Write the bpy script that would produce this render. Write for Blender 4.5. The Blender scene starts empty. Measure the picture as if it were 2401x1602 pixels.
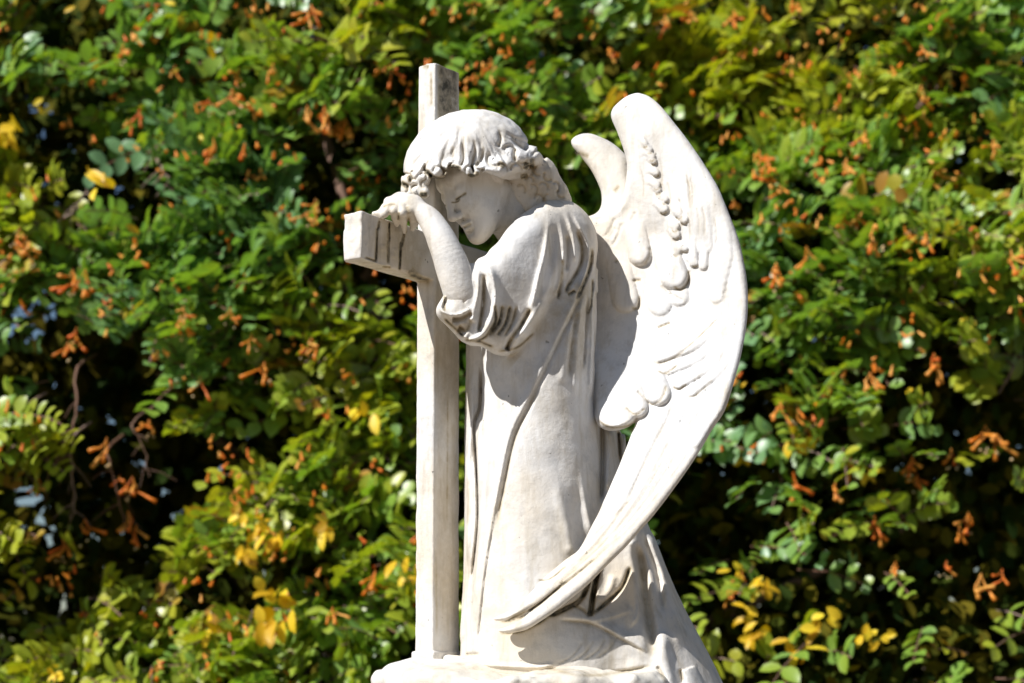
import bpy, math, random, time
import numpy as np
from mathutils import Vector, Matrix
T0 = time.time()
f4 = np.float32
R_ = math.radians
# ------------------------------------------------------------------ camera, sky, sun, exposure
DC, ZE, CXP, EYP = 4.0, 1.62, 1200.5, 1530.0      # camera distance to the statue's axis, eye height, photo centre column, photo horizon row
SUN = Vector((-0.57, -0.42, 0.71)).normalized()
scn = bpy.context.scene
cam = bpy.data.cameras.new('camera'); cam_o = bpy.data.objects.new('camera', cam)
scn.collection.objects.link(cam_o); scn.camera = cam_o
cam_o.location = (0, -DC, ZE); cam_o.rotation_euler = (R_(90), 0, 0)
cam.sensor_width = 36; cam.lens = 36 * DC / 2.401
cam.shift_y = (EYP - 801) / 2401
cam.clip_end = 5000; cam.clip_start = 0.1
cam.dof.use_dof = True; cam.dof.focus_distance = DC - 0.16; cam.dof.aperture_fstop = 2.7
cam.dof.aperture_blades = 0
w = bpy.data.worlds.new('World'); scn.world = w; w.use_nodes = True
nt = w.node_tree; bg = nt.nodes['Background']
sky = nt.nodes.new('ShaderNodeTexSky'); sky.sky_type = 'NISHITA'; sky.sun_disc = False
EL = math.asin(SUN.z); AZ = math.atan2(SUN.x, SUN.y)
sky.sun_elevation = EL; sky.sun_rotation = AZ; sky.air_density = 1.0; sky.dust_density = 0.0; sky.ozone_density = 3.0
nt.links.new(sky.outputs[0], bg.inputs[0]); bg.inputs[1].default_value = 0.05
sl = bpy.data.lights.new('sun', 'SUN'); sl.energy = 5.0; sl.angle = R_(0.5); sl.color = (1.0, 0.975, 0.94)
so = bpy.data.objects.new('sun', sl); scn.collection.objects.link(so)
so.rotation_euler = SUN.to_track_quat('Z', 'Y').to_euler()
scn.view_settings.view_transform = 'Standard'; scn.view_settings.look = 'None'
scn.view_settings.gamma = 1.0; scn.view_settings.exposure = 0.38

# ------------------------------------------------------------------ helpers
def P(px, py, y=0.0):
    s = (1 + y / DC) / 1000.0
    return np.array([(px - CXP) * s, y, ZE + (EYP - py) * s])
def link(o, parent=None):
    scn.collection.objects.link(o)
    if parent: o.parent = parent
    return o
def tag(o, label=None, cat=None, group=None, kind=None):
    if label: o['label'] = label
    if cat: o['category'] = cat
    if group: o['group'] = group
    if kind: o['kind'] = kind
    return o
def mesh_obj(name, V, F, mat, parent=None, smooth=True, mats=None, mi=None):
    me = bpy.data.meshes.new(name)
    V = np.asarray(V, dtype=f4); F = np.asarray(F, dtype=np.int32)
    k = F.shape[1]
    me.vertices.add(len(V)); me.vertices.foreach_set('co', V.ravel())
    me.loops.add(F.size); me.loops.foreach_set('vertex_index', F.ravel())
    me.polygons.add(len(F)); me.polygons.foreach_set('loop_start', np.arange(0, F.size, k, dtype=np.int32))
    me.polygons.foreach_set('loop_total', np.full(len(F), k, dtype=np.int32))
    if smooth: me.polygons.foreach_set('use_smooth', np.ones(len(F), dtype=bool))
    me.update(calc_edges=True)
    for m in (mats or [mat]): me.materials.append(m)
    if mi is not None: me.polygons.foreach_set('material_index', np.asarray(mi, dtype=np.int32))
    return link(bpy.data.objects.new(name, me), parent)
def empty(name, loc):
    o = bpy.data.objects.new(name, None); o.location = loc; o.empty_display_size = 0.1
    return link(o)

# ---- value noise on 3-D points
_rng = np.random.RandomState(7)
_tab = _rng.rand(32, 32, 32).astype(f4) * 2 - 1
def vnoise(X, Y, Z, s):
    a = [np.asarray(q) / s for q in (X, Y, Z)]
    i = [np.floor(q).astype(int) for q in a]
    f = [(q - j) for q, j in zip(a, i)]
    f = [q * q * (3 - 2 * q) for q in f]
    r = 0
    for dx in (0, 1):
        for dy in (0, 1):
            for dz in (0, 1):
                wgt = (f[0] if dx else 1 - f[0]) * (f[1] if dy else 1 - f[1]) * (f[2] if dz else 1 - f[2])
                r = r + wgt * _tab[(i[0] + dx) & 31, (i[1] + dy) & 31, (i[2] + dz) & 31]
    return r

# ---- plan drawings of the carving, measured off the front elevation of the statue (millimetre grid)
MX0, MY0, MW, MH = 700, 60, 1160, 1620
YY, XX = np.mgrid[0:MH, 0:MW].astype(f4); XX += MX0; YY += MY0
def newmap(): return np.zeros((MH, MW), dtype=f4)
def smp(m, u, v):
    st = (MW - 1) / (m.shape[1] - 1)
    a = np.clip((u - MX0) / st, 0, m.shape[1] - 1.001); b = np.clip((v - MY0) / st, 0, m.shape[0] - 1.001)
    i = a.astype(int); j = b.astype(int); a = a - i; b = b - j
    return (m[j, i] * (1 - a) + m[j, i + 1] * a) * (1 - b) + (m[j + 1, i] * (1 - a) + m[j + 1, i + 1] * a) * b
def spl(pts, n=7):
    p = [np.array(q, float) for q in pts]
    if len(p) < 3: n = 4
    p = [2 * p[0] - p[1]] + p + [2 * p[-1] - p[-2]]
    out = []
    for i in range(1, len(p) - 2):
        for k in range(n):
            t = k / n
            out.append(0.5 * ((2 * p[i]) + (-p[i-1] + p[i+1]) * t + (2*p[i-1] - 5*p[i] + 4*p[i+1] - p[i+2]) * t*t + (-p[i-1] + 3*p[i] - 3*p[i+1] + p[i+2]) * t**3))
    out.append(p[-2]); return np.array(out)
def linefield(pts, pad, n=7):
    s = spl(pts, n)
    x0 = int(max(0, s[:, 0].min() - pad - MX0)); x1 = int(min(MW, s[:, 0].max() + pad - MX0 + 1))
    y0 = int(max(0, s[:, 1].min() - pad - MY0)); y1 = int(min(MH, s[:, 1].max() + pad - MY0 + 1))
    if x1 <= x0 or y1 <= y0: return None
    gx = XX[y0:y1, x0:x1]; gy = YY[y0:y1, x0:x1]
    best = np.full(gx.shape, 1e9, f4); side = np.ones_like(best); tt = np.zeros_like(best)
    L = np.concatenate([[0], np.cumsum(np.hypot(*(s[1:] - s[:-1]).T))]); tot = L[-1]
    for i in range(len(s) - 1):
        a, b = s[i], s[i + 1]; e = b - a; l2 = (e * e).sum() + 1e-9
        px_, py_ = gx - a[0], gy - a[1]
        h = np.clip((px_ * e[0] + py_ * e[1]) / l2, 0, 1)
        d = np.hypot(px_ - e[0] * h, py_ - e[1] * h)
        m = d < best
        best[m] = d[m]; side[m] = np.sign(e[0] * py_ - e[1] * px_)[m]; tt[m] = ((L[i] + h * (L[i+1] - L[i])) / tot)[m]
    return (slice(y0, y1), slice(x0, x1)), best, side, tt
def ridge(M, pts, w, h, wl=None, wr=None, t0=0.15, t1=0.15, pw=2.0):
    """w,h in mm; wl / wr = width on the left / right hand side walking along pts"""
    wl = wl or w; wr = wr or w
    r = linefield(pts, 3 * max(wl, wr))
    if r is None: return
    sl_, d, sd, t = r
    ww = np.where(sd > 0, wr, wl)
    a = np.clip(t / max(t0, 1e-3), 0, 1); b = np.clip((1 - t) / max(t1, 1e-3), 0, 1)
    a = a * a * (3 - 2 * a); b = b * b * (3 - 2 * b)
    M[sl_] += h * 1e-3 * np.exp(-(d / ww) ** pw) * a * b
def lobe(M, a, b, w0, w1, h, edge=5, fade=0.35, curve=0):
    """feather / scale: rises from a towards its rounded free end at b and drops sharply there"""
    a = np.array(a, float); b = np.array(b, float); m = (a + b) / 2
    n = np.array([-(b - a)[1], (b - a)[0]]); m = m + n * curve
    r = linefield([a, m, b], w1 + 6, 5)
    if r is None: return
    sl_, d, sd, t = r
    wd = w0 + (w1 - w0) * np.sqrt(t)
    q = np.clip((wd - d) / (edge * (1 + 2.2 * (1 - t))), 0, 1); q = np.sqrt(q * (2 - q))
    dome = 0.65 + 0.35 * np.sqrt(np.clip(1 - (d / wd) ** 2, 0, 1))
    f = np.clip(t / fade, 0, 1); f = f * f * (3 - 2 * f)
    M[sl_] = np.maximum(M[sl_], h * 1e-3 * q * f * dome)
def poly_e(pts, smooth=True, n=5, st=2, blur=0):
    """signed inside distance (m) to a closed outline, coarse map"""
    if smooth:
        p = list(pts); q = spl([p[-1]] + p + [p[0]], n); k = n; s = q[k:-1] if True else q
        s = np.vstack([s[:len(p) * n], s[:1]])
    else: s = np.array(list(pts) + [pts[0]], float)
    gx = XX[::st, ::st]; gy = YY[::st, ::st]
    best = np.full(gx.shape, 1e9, f4); ins = np.zeros(gx.shape, bool)
    for i in range(len(s) - 1):
        a, b = s[i], s[i + 1]; e = b - a; l2 = (e * e).sum()
        if l2 < 1e-9: continue
        px_, py_ = gx - a[0], gy - a[1]
        h = np.clip((px_ * e[0] + py_ * e[1]) / l2, 0, 1)
        best = np.minimum(best, (px_ - e[0] * h) ** 2 + (py_ - e[1] * h) ** 2)
        if abs(e[1]) > 1e-9:
            c = ((a[1] > gy) != (b[1] > gy)) & (gx < e[0] * (gy - a[1]) / e[1] + a[0]); ins ^= c
    d = np.sqrt(best) * np.where(ins, 1, -1) * 1e-3
    for _ in range(blur):
        d = (d + np.roll(d, 1, 0) + np.roll(d, -1, 0) + np.roll(d, 1, 1) + np.roll(d, -1, 1)) / 5
    return d.astype(f4)
def depthmap(pts, st=4):
    p = np.array(pts, float); n = len(p); K = np.hypot(p[:, None, 0] - p[None, :, 0], p[:, None, 1] - p[None, :, 1])
    A = np.zeros((n + 3, n + 3)); A[:n, :n] = K - np.eye(n) * 25; A[:n, n] = 1; A[:n, n + 1] = p[:, 0]; A[:n, n + 2] = p[:, 1]; A[n:, :n] = A[:n, n:].T
    c = np.linalg.solve(A, np.concatenate([p[:, 2], [0, 0, 0]]))
    gx = XX[::st, ::st]; gy = YY[::st, ::st]; o = c[n] + c[n+1] * gx + c[n+2] * gy
    for i in range(n): o = o + c[i] * np.sqrt((gx - p[i, 0]) ** 2 + (gy - p[i, 1]) ** 2 + 900)
    off = []                                                      # take out the bias of the softened kernel
    for i in range(n): off.append(smp(o.astype(f4), np.array([p[i,0]]), np.array([p[i,1]]))[0] - p[i, 2])
    return (o - np.mean(off)).astype(f4)
# ---- solids
def smin(a, b, k): 
    h = np.maximum(k - np.abs(a - b), 0) / k
    return np.minimum(a, b) - h * h * k * 0.25
def smax(a, b, k): return -smin(-a, -b, k)
def rc(X, Y, Z, a, b, ra, rb):
    a = np.asarray(a, float); b = np.asarray(b, float); e = b - a; l2 = (e * e).sum() + 1e-12
    x, y, z = X - a[0], Y - a[1], Z - a[2]
    h = np.clip((x * e[0] + y * e[1] + z * e[2]) / l2, 0, 1)
    return np.sqrt((x - e[0] * h) ** 2 + (y - e[1] * h) ** 2 + (z - e[2] * h) ** 2) - (ra + (rb - ra) * h)
def chain(X, Y, Z, pts, rad, k=0.01):
    d = None
    for i in range(len(pts) - 1):
        q = rc(X, Y, Z, pts[i], pts[i+1], rad[i], rad[i+1]); d = q if d is None else smin(d, q, k)
    return d
def ell(X, Y, Z, c, r, M=None):
    x, y, z = X - c[0], Y - c[1], Z - c[2]
    if M is not None:
        x, y, z = (M[0][0]*x + M[0][1]*y + M[0][2]*z), (M[1][0]*x + M[1][1]*y + M[1][2]*z), (M[2][0]*x + M[2][1]*y + M[2][2]*z)
    k0 = np.sqrt((x/r[0])**2 + (y/r[1])**2 + (z/r[2])**2); k1 = np.sqrt((x/r[0]**2)**2 + (y/r[1]**2)**2 + (z/r[2]**2)**2) + 1e-9
    return k0 * (k0 - 1) / k1
def uv(X, Y, Z):
    s = 1000 / (1 + Y / DC); return CXP + X * s, EYP - (Z - ZE) * s
def pillow(u, v, Y, e, fm, R):
    q = np.maximum(R - smp(e, u, v), 0); return np.sqrt(q * q + (Y - smp(fm, u, v)) ** 2) - R
def column(u, v, Y, rows):
    """elliptical body whose left / right edge, depth centre and half depth are given per row"""
    r = np.array(rows, float); ys = r[:, 0]
    vv = np.clip(v, ys[0], ys[-1])
    def cub(c):
        yy = np.linspace(ys[0], ys[-1], 220); s = np.interp(yy, ys, c); k = np.ones(15) / 15
        s = np.convolve(np.pad(s, 7, mode='edge'), k, 'valid'); return np.interp(vv, yy, s)
    L, Rr, cy, hd = cub(r[:, 1]), cub(r[:, 2]), cub(r[:, 3]), cub(r[:, 4])
    wx = (Rr - L) / 2e3; x = (u - (L + Rr) / 2) * 1e-3; y = Y - cy
    k0 = np.sqrt((x/wx)**2 + (y/hd)**2); k1 = np.sqrt((x/wx**2)**2 + (y/hd**2)**2) + 1e-6
    d = k0 * (k0 - 1) / k1
    cap = np.maximum(ys[0] - v, v - ys[-1]) * 1e-3
    return np.where(cap > 0, np.sqrt(np.maximum(d, 0)**2 + cap**2) , d)
# ---- sparse surface nets
def carve(name, f, lo, hi, h, mat, parent=None, relax=True, dirt=None):
    lo = np.array(lo); hi = np.array(hi); B = 12
    nb = np.ceil((hi - lo) / (h * B)).astype(int); n = nb * B
    G = np.full(n, 1.0, f4)
    c = [lo[i] + (np.arange(nb[i]) + .5) * B * h for i in range(3)]
    CX, CY, CZ = np.meshgrid(*c, indexing='ij')
    dc = f(CX, CY, CZ); act = np.abs(dc) < B * h * 1.35 + 0.03
    sgn = np.where(dc < 0, -1, 1).astype(f4)
    G = np.repeat(np.repeat(np.repeat(sgn, B, 0), B, 1), B, 2)
    idx = np.argwhere(act); o = np.arange(B) * h
    ox, oy, oz = np.meshgrid(o, o, o, indexing='ij')
    for k in range(0, len(idx), 400):
        bl = idx[k:k+400]; base = lo + bl * B * h
        X = base[:, 0, None, None, None] + ox; Y = base[:, 1, None, None, None] + oy; Z = base[:, 2, None, None, None] + oz
        d = f(X, Y, Z)
        for j, (a, b, c_) in enumerate(bl): G[a*B:a*B+B, b*B:b*B+B, c_*B:c_*B+B] = d[j]
    S = G < 0
    cnt = np.zeros(tuple(n - 1), np.int8); off = [(a, b, c_) for a in (0, 1) for b in (0, 1) for c_ in (0, 1)]
    for a, b, c_ in off: cnt += S[a:n[0]-1+a, b:n[1]-1+b, c_:n[2]-1+c_]
    cell = np.argwhere((cnt > 0) & (cnt < 8)); ids = np.full(tuple(n - 1), -1, np.int32); ids[tuple(cell.T)] = np.arange(len(cell))
    acc = np.zeros((len(cell), 3)); num = np.zeros(len(cell))
    for p in off:
        for ax in range(3):
            if p[ax]: continue
            q = list(p); q[ax] = 1
            A = G[tuple((cell + p).T)]; Bv = G[tuple((cell + q).T)]; m = (A < 0) != (Bv < 0)
            t = np.where(m, A / np.where(A - Bv == 0, 1, A - Bv), 0)
            pos = np.tile(np.array(p, float), (len(cell), 1)); pos[:, ax] = t
            acc += pos * m[:, None]; num += m
    V = lo + (cell + acc / np.maximum(num, 1)[:, None]) * h
    Fs = []
    for ax in range(3):
        u_, v_ = (ax + 1) % 3, (ax + 2) % 3
        sl0 = [slice(1, n[i]-1) for i in range(3)]; sl1 = list(sl0); sl0[ax] = slice(0, n[ax]-1); sl1[ax] = slice(1, n[ax])
        A = S[tuple(sl0)]; Bv = S[tuple(sl1)]; e = np.argwhere(A != Bv)
        if not len(e): continue
        ins = A[tuple(e.T)]; g = e.copy()
        g[:, u_] += 1; g[:, v_] += 1
        def cid(du, dv):
            q = g.copy(); q[:, u_] -= du; q[:, v_] -= dv; return ids[tuple(q.T)]
        Q = np.stack([cid(1, 1), cid(0, 1), cid(0, 0), cid(1, 0)], 1)
        Q[~ins] = Q[~ins][:, ::-1]; Fs.append(Q)
    F = np.vstack(Fs); F = F[(F >= 0).all(1)]
    if relax:
        for _ in range(2):
            e = h * .4; d0 = f(*V.T)
            g = np.stack([f(V[:, 0] + e, V[:, 1], V[:, 2]) - d0, f(V[:, 0], V[:, 1] + e, V[:, 2]) - d0, f(V[:, 0], V[:, 1], V[:, 2] + e) - d0], 1) / e
            st = -(d0 / np.maximum((g * g).sum(1), .15))[:, None] * g
            l = np.linalg.norm(st, axis=1, keepdims=True); V = V + st * np.minimum(1, h * .6 / np.maximum(l, 1e-9))
    if parent is not None: V = V - np.array(parent.matrix_world.translation if False else parent.location)
    ob = mesh_obj(name, V, F, mat, parent)
    if dirt is not None:
        Vw = V + (np.array(parent.location) if parent is not None else 0)
        at = ob.data.attributes.new('dirt', 'FLOAT', 'POINT'); at.data.foreach_set('value', np.clip(dirt(*Vw.T), 0, 1).astype(f4))
    print('carved', name, len(V), round(time.time() - T0, 1)); return ob
def Z1(*a): return [(760 + .3189*x, 220 + .3189*y) for x, y in a]
def Z2(*a): return [(760 + .1913*x, 100 + .1913*y) for x, y in a]
def Z3(*a): return [(780 + .1658*x, 440 + .1658*y) for x, y in a]
def Z4(*a): return [(980 + .3317*x, 440 + .3317*y) for x, y in a]
def Z5(*a): return [(1300 + .3571*x, 200 + .3571*y) for x, y in a]
def Z6(*a): return [(1300 + .3954*x, 640 + .3954*y) for x, y in a]
def Z7(*a): return [(1060 + .384*x, 1000 + .384*y) for x, y in a]

# ------------------------------------------------------------------ materials
class NT:
    def __init__(s, name):
        s.m = bpy.data.materials.new(name); s.m.use_nodes = True; s.t = s.m.node_tree; s.b = s.t.nodes['Principled BSDF']; s.out = s.t.nodes['Material Output']
    def n(s, typ, **k):
        q = s.t.nodes.new(typ)
        for a, b in k.items():
            if a.startswith('i_'): q.inputs[a[2:].replace('_', ' ')].default_value = b
            else: setattr(q, a, b)
        return q
    def l(s, a, b): s.t.links.new(a, b)
    def ramp(s, src, st):
        r = s.n('ShaderNodeValToRGB'); e = r.color_ramp.elements
        while len(e) < len(st): e.new(0.5)
        for k, (p, c) in enumerate(st): e[k].position = p; e[k].color = c if len(c) == 4 else (*c, 1)
        s.l(src, r.inputs[0]); return r.outputs[0]
    def mix(s, fac, a, b, mode='MIX'):
        q = s.n('ShaderNodeMix', data_type='RGBA', blend_type=mode)
        for v, i in ((fac, 0), (a, 6), (b, 7)):
            if hasattr(v, 'is_linked') or isinstance(v, bpy.types.NodeSocket): s.l(v, q.inputs[i])
            else: q.inputs[i].default_value = v if not isinstance(v, tuple) or len(v) == 4 else (*v, 1)
        return q.outputs[2]
    def mul(s, a, b, op='MULTIPLY'):
        q = s.n('ShaderNodeMath', operation=op); q.use_clamp = True
        for v, i in ((a, 0), (b, 1)):
            if isinstance(v, bpy.types.NodeSocket): s.l(v, q.inputs[i])
            else: q.inputs[i].default_value = v
        return q.outputs[0]
def marble(name, tint=(0.725, 0.72, 0.715), grime=1.0, warm=1.0):
    a = NT(name); tc = a.n('ShaderNodeTexCoord'); g = a.n('ShaderNodeNewGeometry')
    def noise(sc, det=4, rough=.55, vec=None):
        q = a.n('ShaderNodeTexNoise'); q.inputs['Scale'].default_value = sc; q.inputs['Detail'].default_value = det; q.inputs['Roughness'].default_value = rough
        a.l(vec or g.outputs['Position'], q.inputs['Vector']); return q.outputs[0]
    mp = a.n('ShaderNodeMapping'); mp.inputs['Scale'].default_value = (1, 1, .18); a.l(g.outputs['Position'], mp.inputs[0])
    big = a.ramp(noise(3.2, 5), [(.38, (0, 0, 0)), (.68, (1, 1, 1))])
    c = a.mix(a.mul(big, 1.0 * warm), tint, (tint[0]*.95, tint[1]*.85, tint[2]*.70))
    cool = a.ramp(noise(7, 5), [(.5, (0, 0, 0)), (.75, (1, 1, 1))]); c = a.mix(a.mul(cool, .35), c, (tint[0]*.80, tint[1]*.83, tint[2]*.88))
    gv = a.ramp(noise(16, 8, .72), [(.50, (0, 0, 0)), (.72, (1, 1, 1))]); c = a.mix(a.mul(gv, .48), c, (.34, .34, .34))
    st = a.ramp(noise(34, 5, .6, mp.outputs[0]), [(.50, (0, 0, 0)), (.74, (1, 1, 1))])       # rain streaks
    c = a.mix(a.mul(st, .60 * grime), c, (.40, .34, .24))
    sp = a.ramp(noise(165, 3, .6), [(.70, (0, 0, 0)), (.80, (1, 1, 1))]); spm = a.mul(sp, a.ramp(noise(9, 2), [(.5, (0, 0, 0)), (.66, (1, 1, 1))]))
    c = a.mix(a.mul(spm, .62 * grime), c, (.12, .11, .09))
    pits = a.ramp(noise(70, 2, .5), [(.735, (0, 0, 0)), (.765, (1, 1, 1))]); c = a.mix(a.mul(pits, .6 * grime), c, (.13, .12, .09))
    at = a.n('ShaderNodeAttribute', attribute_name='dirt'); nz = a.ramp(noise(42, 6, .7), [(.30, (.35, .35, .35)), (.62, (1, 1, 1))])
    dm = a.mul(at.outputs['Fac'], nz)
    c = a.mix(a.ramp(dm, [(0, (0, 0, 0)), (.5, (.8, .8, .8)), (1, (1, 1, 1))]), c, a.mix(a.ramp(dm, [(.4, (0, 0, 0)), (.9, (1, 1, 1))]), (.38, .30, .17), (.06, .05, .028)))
    a.l(c, a.b.inputs['Base Color']); a.b.inputs['Roughness'].default_value = .58
    a.b.inputs['Specular IOR Level'].default_value = .35
    b1 = a.n('ShaderNodeBump'); b1.inputs['Strength'].default_value = .5; b1.inputs['Distance'].default_value = .004; a.l(noise(60, 8, .65), b1.inputs['Height'])
    b2 = a.n('ShaderNodeBump'); b2.inputs['Strength'].default_value = .35; b2.inputs['Distance'].default_value = .002; b2.invert = True; a.l(a.mul(a.mul(pits, spm, 'ADD'), 1.0), b2.inputs['Height']); a.l(b1.outputs[0], b2.inputs['Normal'])
    a.l(b2.outputs[0], a.b.inputs['Normal'])
    return a.m
M_marble = marble('marble'); M_cross = marble('cross_marble', grime=1.25); M_base = marble('base_stone', tint=(.70, .69, .66), grime=1.1)

# ------------------------------------------------------------------ the statue
STAT = empty('angel_statue', tuple(P(1330, 1640, 0.05)))
tag(STAT, 'white weathered marble angel with large wings bowing her head on a stone cross', 'statue')
DIRT_SHADE = newmap()  # real staining, plus darkening painted in where recess shade falls
def dz(X, Y, Z):
    u, v = uv(X, Y, Z); return smp(DIRT_SHADE, u, v) * 1.4  # scaled up to strengthen the stains and the painted fold shade
# ---- wings
FE = newmap()
W = lambda *a, **k: lobe(FE, *a, **k)
def gro(M, pts, w, h, dirt=0, dw=None, **k):
    ridge(M, pts, w, -h, **k)
    if dirt: ridge(DIRT_SHADE, pts, (dw or w) , dirt * 1e3, t0=.08, t1=.08)
# long flight feathers: raised overlapping blades following the outer sweep
def outer(s):      # s: 0 outer edge -> 1 inner, path from the shoulder of the wing down to the tip
    o = np.array(Z5((700, 200), (950, 560), (1130, 950), (1225, 1400)) + Z6((1100, 300), (1040, 620), (960, 860), (840, 1060)) + Z7((1300, 400), (1080, 650), (820, 880), (560, 1080), (330, 1220)))
    i = np.array(Z5((620, 330), (760, 800), (840, 1150), (830, 1500)) + Z6((640, 330), (640, 560), (560, 820), (440, 1060)) + Z7((960, 480), (830, 700), (720, 820), (520, 1000), (300, 1160)))
    return [tuple(q) for q in o * (1 - s) + i * s]
for s, hh in ((.10, 3.0), (.28, 4.0), (.48, 4.5), (.70, 4.0)):
    p = outer(s); gro(FE, p[3:], 2.4, hh * .45, wl=10, wr=2.2, t0=.3, t1=.02)
    ridge(FE, [(x - 4, y) for x, y in outer(s + .03)[3:]], 5, hh * .6, wl=14, wr=4, t0=.3, t1=.02)
gro(FE, Z7((300, 1205), (480, 1115), (600, 1030), (760, 900), (880, 800)), 3.2, 7, dirt=.7, dw=2.2, t0=.01, t1=.5)
gro(FE, Z7((470, 1130), (540, 1080), (620, 1010), (700, 940)), 3.5, 9, dirt=1.0, dw=2.4, t0=.01, t1=.4)  # shade in the gap between the tips is put into the colour too
gro(FE, Z7((830, 700), (1000, 540), (1120, 420)), 2, 1.8, dirt=.25)
gro(FE, Z6((620, 1500), (840, 1260), (960, 1080)), 2, 1.0, dirt=.1)
gro(FE, Z7((520, 940), (600, 930), (700, 850)), 3, 4, dirt=.7, dw=2)
# secondary feather tips low on the wing
F6 = lambda a, b, *r, **k: W(Z6(a)[0], Z6(b)[0], *r, **k)
F6((1000, 250), (610, 495), 9, 16, 10, edge=7, curve=-.12, fade=.7)
F6((1000, 330), (665, 575), 7, 13, 8, edge=6, curve=-.12, fade=.8)
F6((1060, 330), (735, 650), 7, 16, 9, edge=7, curve=-.12, fade=.8)
F6((1090, 380), (815, 700), 6, 13, 7, edge=6, curve=-.10, fade=.8)
gro(FE, Z6((570, 530), (650, 530), (750, 475), (860, 375), (980, 260)), 2.2, 3, dirt=.5, dw=2)
gro(FE, Z6((610, 580), (660, 595), (735, 545)), 2.6, 3, dirt=.6, dw=2)
gro(FE, Z6((700, 678), (740, 690), (785, 660)), 2.2, 2, dirt=.6, dw=2)
gro(FE, Z6((780, 728), (820, 735), (870, 700), (940, 630)), 2.0, 1.5, dirt=.4, dw=2)
# big soft coverts at the lower inner edge
F6((480, 380), (615, 710), 26, 31, 22, edge=16, fade=.9)
F6((420, 400), (485, 790), 30, 29, 22, edge=16, fade=.9)
F6((330, 360), (365, 845), 44, 46, 24, edge=20, fade=.8)
gro(FE, Z6((530, 740), (580, 780), (640, 740), (665, 660)), 3, 3, dirt=.5, dw=2)
gro(FE, Z6((420, 795), (480, 840), (540, 800)), 3, 3, dirt=.5, dw=2)
gro(FE, Z6((490, 700), (540, 750)), 3, 5, dirt=.3); gro(FE, Z6((250, 870), (330, 915), (440, 905), (500, 860)), 2, 1, dirt=.5, dw=2.5)
# middle coverts
F5 = lambda a, b, *r, **k: W(Z5(a)[0], Z5(b)[0], *r, **k)
F5((680, 930), (785, 1250), 22, 34, 22, edge=14, fade=.95)
F5((500, 800), (560, 1110), 22, 28, 20, edge=16, fade=1.0)
F5((380, 1000), (465, 1405), 22, 32, 19, edge=18, fade=1.0)
F5((800, 1150), (815, 1385), 14, 24, 8, edge=10, fade=1.0)
F5((560, 1150), (690, 1430), 14, 30, 9, edge=16, fade=1.0)
F5((900, 900), (915, 1165), 6, 12, 10, edge=6, fade=.9); F5((1010, 900), (975, 1185), 6, 11, 7, edge=6, fade=.9)
gro(FE, Z5((780, 1320), (830, 1345), (880, 1290), (880, 1210)), 3, 3, dirt=.6, dw=3)
gro(FE, Z5((590, 1180), (625, 1110), (622, 1060)), 3, 4, dirt=.35, dw=3)
gro(FE, Z5((500, 1462), (550, 1465), (558, 1380)), 3, 4, dirt=.5, dw=4)
gro(FE, Z5((510, 1285), (570, 1280)), 3, 5, dirt=.5); gro(FE, Z5((690, 1310), (780, 1380), (860, 1420)), 3, 3, dirt=.15)
gro(FE, Z5((400, 1170), (410, 1150)), 4, 5, dirt=.4); gro(FE, Z6((610, 325), (690, 295)), 2.5, 4, dirt=.5)
for pts in (Z5((330, 1000), (370, 940), (400, 870)), Z5((380, 1060), (420, 980), (445, 900)), Z5((500, 900), (520, 860), (530, 830)), Z5((640, 420), (690, 560), (715, 700)), Z5((890, 330), (960, 520), (1010, 700))): gro(FE, pts, 3.5, 3.5, dirt=.12)
gro(FE, Z5((360, 1010), (400, 930)), 6, 3); gro(FE, Z5((730, 560), (770, 700)), 6, 2)
rs = random.Random(3)
for k in range(7):
    t = k / 6; F5((760 + 130*t, 330 + 200*t), (860 + 120*t, 720 + 330*t), 10, 22, 4.6, edge=9, fade=.9, curve=-.05)
for k in range(6):
    t = k / 5; F5((1060 - 20*t, 800 + 120*t), (1120 - 60*t, 1120 + 260*t), 9, 19, 4.6, edge=8, fade=.9, curve=-.06)
for k in range(6):
    t = k / 5; F6((1080 - 60*t, 420 + 130*t), (960 - 130*t, 800 + 190*t), 9, 19, 4.4, edge=8, fade=.9, curve=-.08)
for k in range(12):
    x = rs.uniform(560, 1050); y = 250 + (x - 520) * .9 + rs.uniform(0, 300); gro(FE, Z5((x, y), (x + 18, y + 90), (x + 16, y + 200)), 1.8, 2.2, dirt=.22)
for k in range(8):
    t = rs.random(); p = outer(.15 + .6 * t); j = rs.randint(6, 10); gro(FE, p[j:j+3], 1.8, 2.0, dirt=.28)
# string of little scale feathers down the wing arm
for (x, y, r_) in ((595, 385, 9), (625, 425, 8), (640, 470, 10), (650, 500, 9), (665, 575, 9), (670, 655, 10), (680, 690, 8), (722, 750, 10), (715, 810, 13),
                   (815, 840, 11), (850, 880, 11), (790, 925, 14), (795, 980, 15), (800, 1085, 12), (855, 1070, 9), (920, 1170, 9)):
    r_ *= rs.uniform(.8, 1.15); F5((x - 75 + rs.uniform(-20, 12), y - 55 + rs.uniform(-15, 25)), (x, y), r_ * 1.2, r_, 4 + r_ * .5, edge=5, fade=.9, curve=-.12)
    gro(FE, Z5((x - r_ * 1.6, y + r_ * 2.1), (x, y + r_ * 3.1), (x + r_ * 2.0, y + r_ * 1.6)), 2.4, 3, dirt=.55, dw=1.8)  # shadow below and right of each scale painted in along the groove
ridge(FE, Z5((560, 200), (560, 600), (620, 1000)), 28, 9, wl=40, wr=22); ridge(FE, Z5((470, 560), (440, 760), (330, 860)), 16, 8)
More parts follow.
